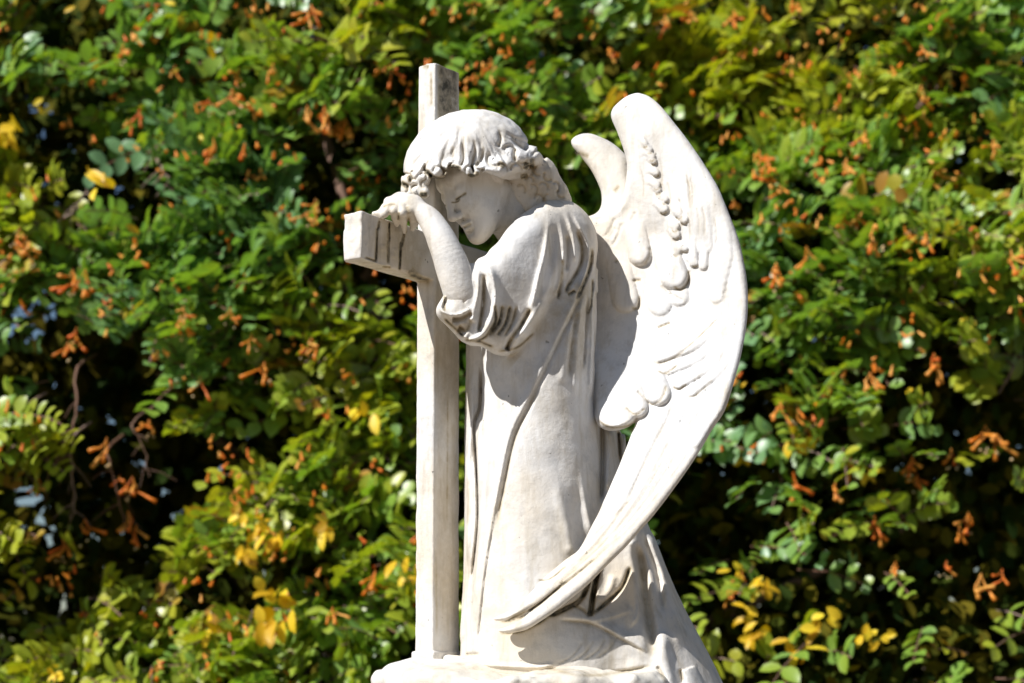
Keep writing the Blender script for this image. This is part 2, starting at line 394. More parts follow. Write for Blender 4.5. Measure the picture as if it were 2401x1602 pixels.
near_out = Z5((550, 55), (480, 72), (420, 120), (380, 170), (382, 230), (430, 340), (462, 440), (480, 560), (440, 760), (330, 860), (200, 880), (130, 980)) + \
    [(1352, 620), (1350, 760), (1356, 900)] + Z6((225, 760), (240, 850), (275, 912), (350, 930), (440, 905), (490, 868), (462, 950), (405, 1100), (335, 1265), (275, 1400)) + \
    Z7((920, 480), (850, 620), (780, 752), (700, 810), (560, 930), (480, 1020), (380, 1110), (262, 1166), (272, 1180), (340, 1178), (420, 1152), (490, 1112), (470, 1142), (400, 1192), (330, 1226), (284, 1238), (300, 1250), (370, 1252), (450, 1232), (560, 1168), (700, 1062), (830, 955), (900, 885), (1000, 785), (1100, 682), (1230, 530), (1380, 335), (1480, 190), (1580, 20)) + \
    Z6((1000, 820), (1065, 620), (1118, 400), (1140, 200), (1135, 60)) + Z5((1262, 1400), (1250, 1250), (1212, 1050), (1150, 870), (1055, 650), (950, 480), (830, 310), (700, 150), (620, 80))
E_near = poly_e(near_out, n=3, blur=1)
D_near = depthmap([(1430, 250, .06), (1500, 230, .05), (1560, 280, .01), (1400, 500, .07), (1500, 500, .04), (1640, 480, -.04), (1360, 640, .08), (1380, 760, .06), (1500, 700, .02), (1600, 700, -.02), (1740, 720, -.09),
    (1380, 900, .0), (1420, 990, -.06), (1520, 930, -.06), (1700, 900, -.13), (1470, 1100, -.14), (1620, 1130, -.19), (1380, 1300, -.19), (1480, 1330, -.235), (1180, 1450, -.215), (1300, 1420, -.225)])
def sdf_near(X, Y, Z):
    u, v = uv(X, Y, Z); t = .018 + .010 * np.clip((760 - v) / 400, 0, 1)
    d = pillow(u, v, Y, E_near, D_near, .016) - .002
    d = d - smp(FE, u, v) * np.clip(smp(E_near, u, v) / .012 + .25, 0, 1) * .85
    d = d - .006 * np.clip((1000 - v) / 500, 0, 1)*np.clip(smp(E_near, u, v) / .05, 0, 1)
    return (d - .0010 * vnoise(X, Y, Z, .035)) * .85
carve('wing', sdf_near, P(1120, 1530, -.32) , P(1790, 190, .16) + np.array([.03, 0, .03]), .0032, M_marble, STAT, dirt=dz)
FF = newmap()
far_out = Z5((500, 520), (440, 430), (370, 375), (300, 338), (235, 317), (165, 322), (112, 355), (115, 400), (180, 480), (250, 575), (298, 680), (306, 780), (272, 838), (190, 868), (60, 900), (100, 1000), (330, 1000), (520, 760))
E_far = poly_e(far_out, n=4, blur=2)
D_far = depthmap([(1350, 330, .16), (1420, 380, .14), (1420, 480, .12), (1380, 520, .09), (1480, 480, .10), (1350, 560, .09)])
def sdf_far(X, Y, Z):
    u, v = uv(X, Y, Z); return (pillow(u, v, Y, E_far, D_far, .032) - .0012 * vnoise(X, Y, Z, .03)) * .85
ridge(DIRT_SHADE, Z5((150, 440), (230, 470)), 6, 500); ridge(DIRT_SHADE, Z5((390, 700), (425, 655)), 4, 500); ridge(DIRT_SHADE, Z5((385, 190), (450, 180)), 7, 500); ridge(DIRT_SHADE, Z5((740, 250), (830, 320)), 8, 380)
carve('wing', sdf_far, P(1310, 600, 0), P(1520, 280, .24) + np.array([.02, 0, .03]), .004, M_marble, STAT, dirt=dz)

ridge(DIRT_SHADE, Z7((290, 1248), (360, 1256), (440, 1242), (560, 1178), (690, 1080)), 5, 900, t0=.02, t1=.3); ridge(DIRT_SHADE, Z7((275, 1182), (340, 1182), (430, 1155), (520, 1100)), 4, 1100)  # shade under the wing tips painted as dark strokes
# ---- cross
WD = np.array([.819, -.574]); DD = np.array([.574, .819])       # along the narrow face (to the right, nearer), along the deep face (away)
def post_xy(px, y): return (px - CXP) * (1 + y / DC) / 1000
YC = -.05; C0 = np.array([post_xy(1015, YC), YC]); PW, PD = .0535, .103
ZB, ZT = ZE - .012, ZE + 1.388 * (1 + YC / DC)
BZ0, BZ1 = ZE + (EYP - 656) / 1000 * (1 + YC/DC), ZE + (EYP - 550) / 1000 * (1 + YC/DC)
BE = .260
stg = [(Z3((632, 560), (610, 1050)), 3), (Z3((790, 620), (785, 1080)), 3), (Z3((965, 760), (945, 1180)), 3)]
CR = newmap(); DIRT_SHADE_M = DIRT_SHADE; DIRT_SHADE = newmap()
for s_, w_ in stg: gro(CR, s_, 1.7, 5, dirt=1.0, dw=2.6, t0=.15, t1=.05)
gro(CR, Z3((660, 470), (640, 600)), 2.0, 5, dirt=1, dw=2.6); gro(CR, Z3((820, 740), (800, 740), (795, 640), (800, 480)), 2, 6, dirt=.9)
gro(CR, Z3((1010, 640), (985, 780), (960, 830)), 2.2, 5, dirt=1, dw=2.8)
ridge(CR, Z3((380, 985), (630, 1075), (800, 1135), (1060, 1235), (1300, 1330)), 2.2, 3.5); gro(CR, Z3((450, 985), (620, 1050)), 2, 5, dirt=1)
gro(CR, Z3((700, 1115), (820, 1130)), 2, 5, dirt=.9); ridge(DIRT_SHADE, Z3((1050, 1170), (1250, 1290), (1400, 1330)), 9, 700)
ridge(CR, Z3((720, 800), (700, 900)), 7, 2); ridge(CR, Z3((880, 850), (870, 1000)), 8, 3)
CR[:] += 0
ridge(DIRT_SHADE, Z2((1500, 420), (1470, 700), (1500, 860)), 5, 420); ridge(DIRT_SHADE, Z2((1200, 280), (1290, 300)), 6, 500); ridge(DIRT_SHADE, Z2((1310, 330), (1315, 800)), 3.5, 500)
ridge(DIRT_SHADE, [(1050, 900), (1048, 1250)], 2.0, 230); ridge(DIRT_SHADE, [(1022, 1280), (1024, 1500)], 3, 260); ridge(DIRT_SHADE, [(1050, 150), (1050, 320)], 25, 600, pw=8, t0=.02, t1=.4); ridge(DIRT_SHADE, [(1046, 300), (1048, 900), (1048, 1500)], 25, 190, pw=8, t0=.05, t1=.05); ridge(DIRT_SHADE, Z3((640, 700), (1000, 850), (1350, 1050)), 50, 260, pw=4)
def boxd(a, b, c, ha, hb, hc, r):
    qa, qb, qc = np.abs(a) - ha + r, np.abs(b) - hb + r, np.abs(c) - hc + r
    return np.sqrt(np.maximum(qa, 0)**2 + np.maximum(qb, 0)**2 + np.maximum(qc, 0)**2) + np.minimum(np.maximum(qa, np.maximum(qb, qc)), 0) - r
def sdf_cross(X, Y, Z):
    tz = np.clip((Z - ZB) / (ZT - ZB), 0, 1)
    x, y = X - C0[0] - .005 * tz, Y - C0[1]
    a = -(x * WD[0] + y * WD[1]); b = x * DD[0] + y * DD[1]      # a: into the stone from the corner along the narrow face; b: away
    pw, pd = PW - .004 * tz, PD - .009 * tz
    d = boxd(a - pw/2, b - pd/2, Z - (ZB + ZT)/2 + .00 , pw/2, pd/2, (ZT - ZB)/2, .0035)
    d = np.maximum(d, (Z - ZT + .002 + np.abs(a - pw/2) * .10) * .95)
    zb = (BZ0 + BZ1)/2
    e = boxd(a - PW/2, b - (PD - .003)/2, Z - zb, PW/2 - .0005, BE + PD/2, (BZ1 - BZ0)/2, .0035)
    u, v = uv(X, Y, Z)
    e = e - smp(CR, u, v) + (.0022 * vnoise(X, Y, Z, .022) + .0012 * vnoise(X, Y, Z, .009)) * np.clip((-b - BE + .06) / .05, 0, 1)
    d = smin(d, e, .004)
    pl = boxd(a - PW/2, b - PD/2, Z - ZE + .024, PW/2 + .006, PD/2 + .006, .026, .004)
    d = np.minimum(d, pl)
    return d + .0006 * vnoise(X, Y, Z, .014) + .0010 * vnoise(X, Y, Z, .06)
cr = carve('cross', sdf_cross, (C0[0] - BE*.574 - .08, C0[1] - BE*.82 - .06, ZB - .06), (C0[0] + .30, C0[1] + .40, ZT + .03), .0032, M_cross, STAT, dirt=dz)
DIRT_SHADE = DIRT_SHADE_M

# ---- flesh: head, neck, forearm and hand in one surface
def U3(v): v = np.array(v, float); return v / np.linalg.norm(v)
HF = U3((-.72, -.46, -.53)); HU = np.array((-.53, -.26, .80)); HU = U3(HU - HF * HU.dot(HF)); HL = np.cross(HF, HU); HL = HL if HL[1] < 0 else -HL
HC = P(1115, 409, -.080)
def Hp(f, u, l): return HC + HF * f + HU * u + HL * l
HM = np.array([HF, HU, HL])
SK = newmap()
FPS = spl([P(976, 490, -.200), P(1007, 514, -.207), P(1034, 560, -.214), P(1058, 618, -.216), P(1084, 690, -.205), P(1110, 730, -.17)], 7)
FPR = np.interp(np.arange(len(FPS)) / 7, range(6), [.0205, .0262, .0318, .0375, .0410, .041])
def dskin(X, Y, Z):  # adds dark lines along the lid slits and the mouth
    d = dz(X, Y, Z)
    for s in (1, -1):
        a, b = Hp(.0900, -.0290, s*.018), Hp(.0815, -.0275, s*.047); d = d + .9 * np.exp(-(np.maximum(rc(X, Y, Z, a, b, .001, .001), 0) / .0028) ** 2)
    return d + .5 * np.exp(-(np.maximum(rc(X, Y, Z, Hp(.0980, -.0912, 0), Hp(.090, -.0915, .018), .001, .001), 0) / .0022) ** 2)
def sdf_skin(X, Y, Z):
    x, y, z = X - HC[0], Y - HC[1], Z - HC[2]
    F_, U_, L_ = [HM[i][0]*x + HM[i][1]*y + HM[i][2]*z for i in range(3)]
    E = lambda c, r: ell(F_, U_, L_, c, r)
    C = lambda a, b, ra, rb: rc(F_, U_, L_, a, b, ra, rb)
    d = E((-.005, .025, 0), (.094, .092, .076))
    d = smin(d, E((.040, -.035, 0), (.056, .088, .061)), .03)
    d = smin(d, E((.052, -.045, .030), (.034, .038, .028)), .02); d = smin(d, E((.052, -.045, -.030), (.034, .038, .028)), .02)
    for s in (1, -1):
        d = smin(d, C((-.005, -.062, s*.052), (.060, -.112, s*.016), .020, .022), .03)
        d = smin(d, C((.086, .016, s*.012), (.068, .015, s*.052), .0075, .006), .014)      # brow
    d = smin(d, E((.076, -.124, 0), (.019, .016, .020)), .016)                             # chin
    for s in (1, -1): d = smax(d, -E((.105, -.010, s*.030), (.021, .013, .021)), .012)      # sockets
    for s in (1, -1):
        eb = E((.074, -.014, s*.031), (.0165, .0150, .0175))
        lid = rc(F_, U_, L_, (.0865, -.024, s*.020), (.0795, -.022, s*.045), .0022, .0018)
        d = smin(d, eb, .005); d = smin(d, lid, .004)
        d = smax(d, -rc(F_, U_, L_, (.0930, -.0290, s*.018), (.0835, -.0275, s*.047), .0026, .0018), .003)
    d = smin(d, C((.088, .006, 0), (.112, -.054, 0), .0062, .0085), .010)                   # nose
    d = smin(d, E((.110, -.060, 0), (.0125, .0095, .0105)), .006)
    for s in (1, -1):
        d = smin(d, E((.100, -.063, s*.011), (.010, .0075, .007)), .004)
        d = smax(d, -E((.105, -.0725, s*.007), (.005, .004, .0035)), .002)
    d = smin(d, C((.088, -.0870, -.018), (.0955, -.0850, 0), .0028, .0052), .006); d = smin(d, C((.088, -.0870, .018), (.0955, -.0850, 0), .0028, .0052), .006)
    d = smin(d, C((.086, -.0965, -.013), (.0920, -.0970, .0), .0042, .0062), .006); d = smin(d, C((.086, -.0965, .013), (.0920, -.0970, .0), .0042, .0062), .006)
    for s in (1, -1): d = smax(d, -C((.1000, -.0912, 0), (.090, -.0915, s*.021), .0020, .0014), .003)
    d = smax(d, -E((.097, -.1085, 0), (.010, .005, .016)), .008)
    # ear
    er = E((-.006, -.018, .070), (.016, .026, .010)); er = smax(er, -E((-.002, -.014, .080), (.008, .015, .009)), .004); d = smin(d, er, .004)
    # neck
    n = chain(X, Y, Z, [Hp(-.035, -.03, 0), Hp(-.03, -.11, 0), P(1235, 600, .03), P(1270, 700, .03)], [.050, .046, .046, .07], .03)
    d = smin(d, n, .028)
    # forearm
    a = None
    for i in range(len(FPS) - 1):
        q = rc(X, Y, Z, FPS[i], FPS[i+1], FPR[i], FPR[i+1]); a = q if a is None else np.minimum(a, q)
    d = np.minimum(d, a)
    # back of the hand: flattened, arching over the beam
    k3 = lambda x_, y_, dp: P(780 + .1658*x_, 440 + .1658*y_, dp)
    h = rc(X, Y, Z, k3(1150, 225, -.195), k3(960, 185, -.178), .0185, .0175)
    h = smin(h, rc(X, Y, Z, k3(1000, 210, -.190), k3(800, 215, -.187), .0175, .0130), .012)
    h = smin(h, rc(X, Y, Z, k3(1060, 240, -.202), k3(990, 280, -.206), .0160, .0120), .012)
    h = smin(h, rc(X, Y, Z, k3(960, 200, -.180), k3(900, 255, -.200), .0170, .0125), .012)
    d = smin(d, h, .016)
    fings = [([(810, 215, -.190), (740, 285, -.205), (660, 365, -.212), (585, 368, -.212)], [.0105, .0088, .0070, .0050]),
             ([(850, 235, -.200), (790, 300, -.217), (735, 372, -.220), (690, 415, -.212)], [.0105, .0090, .0078, .0062]),
             ([(905, 262, -.208), (870, 330, -.220), (885, 420, -.208), (908, 520, -.187)], [.0108, .0095, .0082, .0058]),
             ([(985, 285, -.212), (985, 360, -.220), (1000, 470, -.200), (1022, 620, -.166)], [.0108, .0098, .0086, .0060]),
             ([(1095, 330, -.212), (1140, 430, -.200), (1150, 510, -.176), (1128, 580, -.160)], [.0120, .0105, .0095, .0070])]
    for pts, rr in fings:
        d = smin(d, chain(X, Y, Z, [k3(*p) for p in pts], rr, .004), .005)
    return (d - .0006 * vnoise(X, Y, Z, .03)) * .9
ridge(DIRT_SHADE, Z3((700, 280), (800, 240), (900, 235)), 3, 550); ridge(DIRT_SHADE, Z3((1050, 260), (1080, 380)), 5, 600); ridge(DIRT_SHADE, Z3((940, 340), (925, 470)), 3, 700); ridge(DIRT_SHADE, Z3((1075, 400), (1060, 620), (1010, 740)), 3.5, 800)
ridge(DIRT_SHADE, Z1((930, 800), (980, 795), (1000, 770)), 1.6, 800)
carve('figure', sdf_skin, P(860, 790, -.27), P(1345, 300, .12) + np.array([.02, 0, .03]), .0026, M_marble, STAT, dirt=dskin)

# ---- hair
HR = newmap(); rs = random.Random(11)
crown = (1085, 262)
def hair_strand(a, b, w_, h_, bend):
    m1 = (a[0]*.6 + b[0]*.4 + bend, a[1]*.6 + b[1]*.4); m2 = (a[0]*.2 + b[0]*.8 - bend*.7, a[1]*.2 + b[1]*.8)
    ridge(HR, [a, m1, m2, b], w_, h_, t0=.75, t1=.03)
rim = Z1((610, 600), (650, 640), (700, 600), (760, 570), (820, 620), (880, 600), (930, 540), (990, 540), (1050, 590), (1110, 590), (1160, 540), (1230, 560), (1300, 520), (1370, 560), (1430, 500), (1500, 470), (1540, 420), (1600, 430))
rimf = spl(rim, 3)
for q in spl(rim, 9):
    a = (crown[0] + (q[0] - crown[0]) * .3 + rs.uniform(-8, 8), crown[1] + rs.uniform(5, 30))
    hair_strand(a, tuple(q), rs.uniform(1.8, 3.2), -rs.uniform(.15, 1.0), rs.uniform(-14, 14))
for i, q in enumerate(rimf):
    a = (crown[0] + (q[0] - crown[0]) * .25 + rs.uniform(-10, 10), crown[1] + rs.uniform(5, 30))
    hair_strand(a, tuple(q), rs.uniform(7, 13), (1 if i % 2 else -1) * rs.uniform(.5, 2.6), rs.uniform(-16, 16))
for pts, w_, h_ in ((Z1((1030, 300), (1020, 380), (1025, 480), (1000, 540)), 5, 10), (Z1((1100, 330), (1110, 420), (1090, 520), (1100, 600)), 5, 12), (Z1((1170, 380), (1165, 450), (1120, 540)), 5, 9),
                    (Z1((1280, 260), (1300, 330), (1280, 400)), 5, 6), (Z1((1370, 300), (1420, 370), (1500, 420)), 6, 7), (Z1((770, 480), (740, 560), (800, 610)), 4, 9), (Z1((880, 440), (860, 530), (890, 580)), 4, 7), (Z1((950, 380), (945, 480)), 5, 4)):
    gro(HR, pts, w_, h_, dirt=.35, dw=2.5, t0=.5, t1=.1)
def curl(x, y, r, h):
    """spiral lock: a raised ring with a drilled eye"""
    a0 = rs.uniform(0.3, 1.6); s = rs.choice((-1, 1)); pts = []
    for k in range(6):
        a = a0 + s * k * .75; q = r * (1 - k / 9); pts.append((x + q * math.cos(a), y + q * 1.1 * math.sin(a)))
    ridge(HR, [(x - .1, y), (x + .1, y + .1)], r * .75, h * .7, t0=.001, t1=.001, pw=3)
    ridge(HR, pts, r * .20, -h * .65, t0=.2, t1=.1); ridge(DIRT_SHADE, pts, r * .14, 260)
for (x, y, r) in ((600, 620, 45), (665, 590, 40), (590, 690, 36), (680, 700, 46), (740, 660, 36), (720, 610, 36), (1240, 470, 66), (1345, 440, 76), (1300, 560, 50), (1440, 440, 74), (1400, 560, 56), (1490, 560, 50), (1560, 470, 66), (1570, 560, 44), (1180, 580, 40), (830, 580, 56), (1060, 570, 46), (950, 530, 40), (1140, 520, 40)):
    (cx, cy), = Z1((x, y)); curl(cx, cy, r * .3189, 8)
for (x, y, r) in ((1640, 600, 45), (1690, 680, 46), (1600, 690, 50), (1740, 730, 40), (1530, 700, 50), (1500, 640, 40), (1440, 700, 46), (1570, 780, 46), (1650, 770, 46), (1380, 680, 34)):
    (cx, cy), = Z1((x, y)); curl(cx, cy, r * .3189, 7)
for pts in (Z1((740, 550), (790, 610), (850, 625), (890, 590), (920, 545)), Z1((900, 540), (960, 540), (1010, 560)), Z1((1050, 600), (1110, 605), (1130, 570))): ridge(DIRT_SHADE, pts, 4.2, 1800)  # shade under the fringe edge painted in as dark lines
for pts in (Z1((1280, 500), (1330, 540)), Z1((1490, 500), (1480, 560)), Z1((1530, 470), (1530, 560)), Z1((1440, 610), (1500, 600)), Z1((620, 600), (640, 640)), Z1((700, 740), (760, 740)), Z1((560, 650), (620, 690))): ridge(DIRT_SHADE, pts, 5, 1300)
cap_out = Z1((520, 640), (520, 100), (1500, 80), (1750, 300), (1720, 560), (1600, 560), (1530, 570), (1490, 615), (1380, 632), (1290, 618), (1250, 600), (1170, 575), (1120, 605), (1075, 612), (1040, 580), (1000, 560), (940, 545), (905, 565), (885, 610), (840, 628), (790, 618), (770, 660), (740, 700), (690, 720), (640, 730), (560, 720))
E_cap = poly_e(cap_out, n=3)
ang = -.30; HE = np.array([[math.cos(ang), 0, -math.sin(ang)], [0, 1, 0], [math.sin(ang), 0, math.cos(ang)]])
def sdf_hair(X, Y, Z):
    u, v = uv(X, Y, Z)
    d = ell(X, Y, Z, P(1096, 388, -.088), (.149, .122, .120), HE)
    # rolled fringe standing off the brow
    roll = chain(X, Y, Z, [P(965, 425, -.140), P(1010, 400, -.180), P(1060, 402, -.198), P(1110, 405, -.200), P(1165, 395, -.190), P(1215, 375, -.160), P(1245, 372, -.130)], [.020, .019, .018, .018, .020, .023, .018], .01)
    d = smin(d, roll, .018)
    d = smax(d, -smp(E_cap, u, v), .012)
    d = smin(d, rc(X, Y, Z, P(1245, 365, -.115), P(1262, 385, -.09), .024, .020), .008)
    b = chain(X, Y, Z, [P(1200, 400, -.06), P(1250, 425, -.050), P(1285, 470, -.035), P(1310, 520, -.01)], [.055, .056, .048, .04], .02)
    b = smin(b, rc(X, Y, Z, P(1195, 445, -.085), P(1240, 478, -.075), .010, .018), .02)
    d = smin(d, b, .006)
    l = chain(X, Y, Z, [P(962, 425, -.125), P(958, 445, -.13), P(975, 452, -.15)], [.022, .017, .016], .006)
    l = smin(l, rc(X, Y, Z, P(985, 430, -.155), P(996, 452, -.16), .015, .013), .004)
    d = smin(d, l, .005)
    return (d - smp(HR, u, v) * np.clip(1.2 - np.abs(v - 410) / 400, .3, 1) - .0015 * vnoise(X, Y, Z, .016)) * .8
carve('hair', sdf_hair, P(915, 545, -.24), P(1365, 235, .08) + np.array([.02, 0, .03]), .0026, M_marble, STAT, dirt=dz)

# ---- robe
RB = newmap()
g = lambda pts, w_, h_, **k: gro(RB, pts, w_, h_, **k)
r = lambda pts, w_, h_, **k: ridge(RB, pts, w_, h_, **k)
# shoulder gathers
r(Z4((925, 170), (915, 330), (890, 480), (850, 640), (790, 890)), 5, 11, wl=9, wr=5, t0=.4)
g(Z4((960, 250), (950, 500), (930, 620), (880, 780)), 9, 5)
r(Z4((980, 170), (1020, 330), (1030, 480), (1010, 640), (960, 800)), 4.5, 8, t0=.4)
r(Z4((1030, 150), (1090, 310), (1110, 440), (1110, 540)), 5, 10, t0=.4); g(Z4((1050, 330), (1060, 450), (1045, 600)), 5, 9, dirt=.15)
g(Z4((1025, 500), (1015, 640), (985, 800)), 4, 8, dirt=.45)
r(Z4((1080, 150), (1150, 290), (1200, 400), (1205, 520), (1170, 640), (1130, 760)), 4.5, 10, t0=.3)
g(Z4((1120, 290), (1160, 420), (1150, 540), (1100, 640), (1060, 700), (1040, 760)), 5, 10, dirt=.55, dw=4)
g(Z4((1230, 420), (1215, 560), (1170, 680), (1120, 800)), 4, 9, dirt=.8, dw=3.6); g(Z4((1060, 760), (1110, 730)), 3, 6, dirt=.8)
g(Z4((1235, 640), (1225, 820), (1200, 900)), 2.5, 4, dirt=.6)
r([(1299, 560), (1295, 626), (1272, 700), (1240, 755), (1196, 806)], 15, 12, t0=.5, t1=.08, wl=11, wr=17)
# sleeve underside
for pts, dd in ((Z4((545, 820), (545, 950), (480, 1050), (400, 1090)), .8), (Z4((600, 830), (575, 950), (500, 1060)), .6), (Z4((655, 830), (620, 960), (560, 1050)), .6), (Z4((700, 830), (670, 950), (610, 1060)), .3)):
    g(pts, 3.4, 6, dirt=dd, dw=3.2)
g(Z4((800, 850), (720, 990), (660, 1070), (620, 1150)), 7, 16, dirt=.8, dw=4, t1=.02)
r(Z4((900, 800), (820, 940), (730, 1070)), 14, 8)
r(Z4((470, 520), (530, 640), (548, 800), (510, 950), (440, 1050), (340, 1085)), 7, 13, t1=.05, wl=9, wr=6)
r(Z4((420, 560), (430, 700), (410, 820), (370, 960), (330, 1070)), 6, 9, t1=.02); g(Z4((465, 600), (462, 800), (440, 950), (425, 1040)), 6, 17, dirt=.55, dw=4)
r(Z4((220, 720), (160, 850), (240, 905), (340, 880), (395, 820)), 4.5, 9, t0=.2, t1=.2)
g(Z4((240, 930), (300, 930), (360, 900), (385, 880)), 7, 16, dirt=.35, dw=4, t0=.05); g(Z4((280, 980), (340, 1010), (380, 930)), 9, 14, dirt=.5, dw=5)
g(Z4((300, 700), (340, 760), (320, 830)), 3, 3, dirt=.3); ridge(DIRT_SHADE, Z4((190, 760), (185, 880)), 3, 700); ridge(DIRT_SHADE, Z4((320, 1075), (430, 1090), (540, 1130)), 3, 800)
ridge(DIRT_SHADE, Z4((180, 920), (330, 1060)), 3, 900); ridge(DIRT_SHADE, Z4((650, 830), (600, 950), (500, 1060)), 30, 330); ridge(DIRT_SHADE, Z4((1000, 680), (960, 900), (800, 1060)), 30, 260); ridge(DIRT_SHADE, Z4((1180, 600), (1130, 900), (1080, 1400)), 34, 260); ridge(DIRT_SHADE, Z4((640, 1180), (700, 1230)), 24, 240)  # broad tan stains that also tone the shaded sleeve underside and torso darker
ridge(DIRT_SHADE, Z4((560, 1160), (700, 1130), (830, 1020)), 3, 600)
# long diagonal fold of the overgarment
dg = Z4((1195, 640), (1120, 800), (1040, 960), (930, 1190), (830, 1400), (760, 1540)) + Z7((360, 60), (300, 330), (245, 620), (200, 900), (172, 1150), (150, 1380))
r([(x - 3, y) for x, y in dg], 3.6, 6, wl=3, wr=13, t0=.1, t1=.08); g([(x + 8, y) for x, y in dg[:9]], 4, 5, dirt=.12, dw=4)
g([(x + 9, y + 6) for x, y in dg[4:9]], 4, 5, dirt=.3)
for pts, ww, hh in ((Z4((1230, 700), (1235, 1000), (1225, 1300), (1220, 1500)), 7, 7), (Z4((1165, 760), (1140, 950), (1120, 1200), (1110, 1480)), 8, 5), (Z4((1085, 960), (1050, 1150), (1010, 1400)), 9, 4), (Z4((1270, 560), (1265, 760)), 6, 5)):
    r(pts, ww, hh)
for pts, ww, hh, dd in ((Z4((1200, 760), (1185, 1000), (1165, 1300)), 4, 6, .15), (Z4((1130, 860), (1090, 1100), (1070, 1350)), 5, 4, .1), (Z4((1245, 760), (1250, 1300)), 3, 4, .1)): g(pts, ww, hh, dirt=dd)
# front strips beside the cross
g([(1128, 835), (1126, 950)] + Z7((135, 0), (150, 260), (158, 560), (135, 820), (110, 1020)), 4, 14, dirt=.15)
r([(1108, 860), (1106, 1000)] + Z7((100, 200), (100, 600), (90, 900)), 6, 7); r(Z7((215, 0), (205, 300), (175, 700), (140, 1000), (100, 1390)), 9, 7)
r(Z7((60, 1330), (80, 1120), (120, 900)), 7, 6); g(Z7((80, 1395), (170, 1390)), 4, 5, dirt=.3); ridge(DIRT_SHADE, Z7((100, 300), (95, 620)), 6, 200)
# thigh and knee
r(Z7((600, 200), (650, 400), (690, 560), (740, 800)), 12, 8, wl=12, wr=16, t0=.6, t1=.1); g(Z7((740, 330), (765, 520), (780, 640), (785, 760)), 18, 8, t0=.5)
r(Z7((780, 200), (800, 380), (825, 520), (860, 680)), 8, 7, t0=.6); g(Z7((915, -20), (918, 240), (910, 470)), 6, 22, dirt=.25, dw=4, t0=.02)
r(Z7((965, 0), (965, 160), (945, 400)), 8, 10); g(Z7((1010, 20), (1020, 120), (1030, 230)), 4, 10, dirt=.3); r(Z7((1060, 20), (1045, 200)), 6, 8)
g(Z7((895, 860), (865, 1000), (842, 1165)), 5.5, 26, dirt=2.5, dw=5, t0=.05, t1=.05)
g(Z7((850, 900), (790, 1050), (700, 1110), (590, 1160)), 5, 14, dirt=1.6, dw=5); g(Z7((1090, 850), (1040, 980), (950, 1070), (855, 1150)), 5, 12, dirt=1.3, dw=3.5)
g(Z7((740, 1090), (790, 1120), (845, 1165)), 4, 9, dirt=.4); r(Z7((990, 900), (960, 1000), (890, 1080)), 9, 7)
r(Z7((850, 1185), (980, 1160), (1110, 1115)), 4, 7, wl=14, wr=5); r(Z7((640, 1160), (760, 1178), (850, 1190), (1040, 1290), (1230, 1390)), 4, 9, wl=16, wr=5)
g(Z7((650, 1185), (850, 1208), (1030, 1300), (1180, 1380)), 5, 7, dirt=.3, dw=2.5)
r(Z7((1095, 690), (1125, 880), (1135, 1060), (1120, 1170), (1060, 1235)), 5, 12, wl=6, wr=16, t0=.05)
g(Z7((1120, 700), (1160, 900), (1190, 1120), (1225, 1330), (1240, 1420)), 13, 24, dirt=.35, dw=10); g(Z7((1150, 640), (1250, 900), (1290, 1150)), 8, 9)
r(Z7((1190, 620), (1290, 900), (1340, 1120), (1400, 1380)), 12, 9)
for k in range(4): g(Z7((1010 - k*70, 1285 + k*10), (960 - k*75, 1360 + k*14), (880 - k*80, 1420 + k*12)), 2.2, 2.5, dirt=.22)
ridge(RB, Z7((1285, 1230), (1295, 1380), (1340, 1600)), 17, 19, pw=2.2, t0=.3, t1=.01, wl=15, wr=22); lobe(RB, Z7((1440, 1475))[0], Z7((1500, 1640))[0], 16, 26, 14, edge=10, fade=.02)
g(Z7((1250, 1460), (1310, 1570)), 4, 8, dirt=.4); g(Z7((1390, 1480), (1410, 1568)), 4, 8, dirt=.3); g(Z7((1640, 1440), (1680, 1568)), 5, 6)
# hem
r(Z7((40, 1440), (300, 1462), (540, 1470), (640, 1440)), 5, 8); r(Z7((560, 1490), (780, 1545), (1000, 1530), (1240, 1495)), 6, 10); g(Z7((560, 1475), (800, 1520), (1000, 1505), (1230, 1460)), 4, 9, dirt=.35)
sleeve = Z4((940, 102), (870, 118), (800, 155), (730, 205), (660, 272), (610, 335), (570, 392), (520, 440), (495, 480), (465, 500), (430, 512), (405, 545), (370, 545), (320, 575), (265, 640), (215, 720), (185, 795), (140, 850), (150, 908), (230, 985), (320, 1078), (400, 1105), (460, 1112), (540, 1160), (620, 1178), (720, 1135), (820, 1040), (900, 940), (980, 810), (1060, 690), (1150, 600), (1200, 480), (1190, 360), (1140, 230), (1050, 125))
E_sl = poly_e(sleeve, n=3, blur=6)
D_sl = depthmap([(1290, 500, -.100), (1350, 540, -.045), (1360, 620, -.045), (1220, 560, -.140), (1270, 620, -.125), (1150, 640, -.172), (1200, 740, -.135), (1060, 700, -.185), (1050, 750, -.185), (1110, 790, -.175), (1190, 820, -.145), (1290, 720, -.10)])
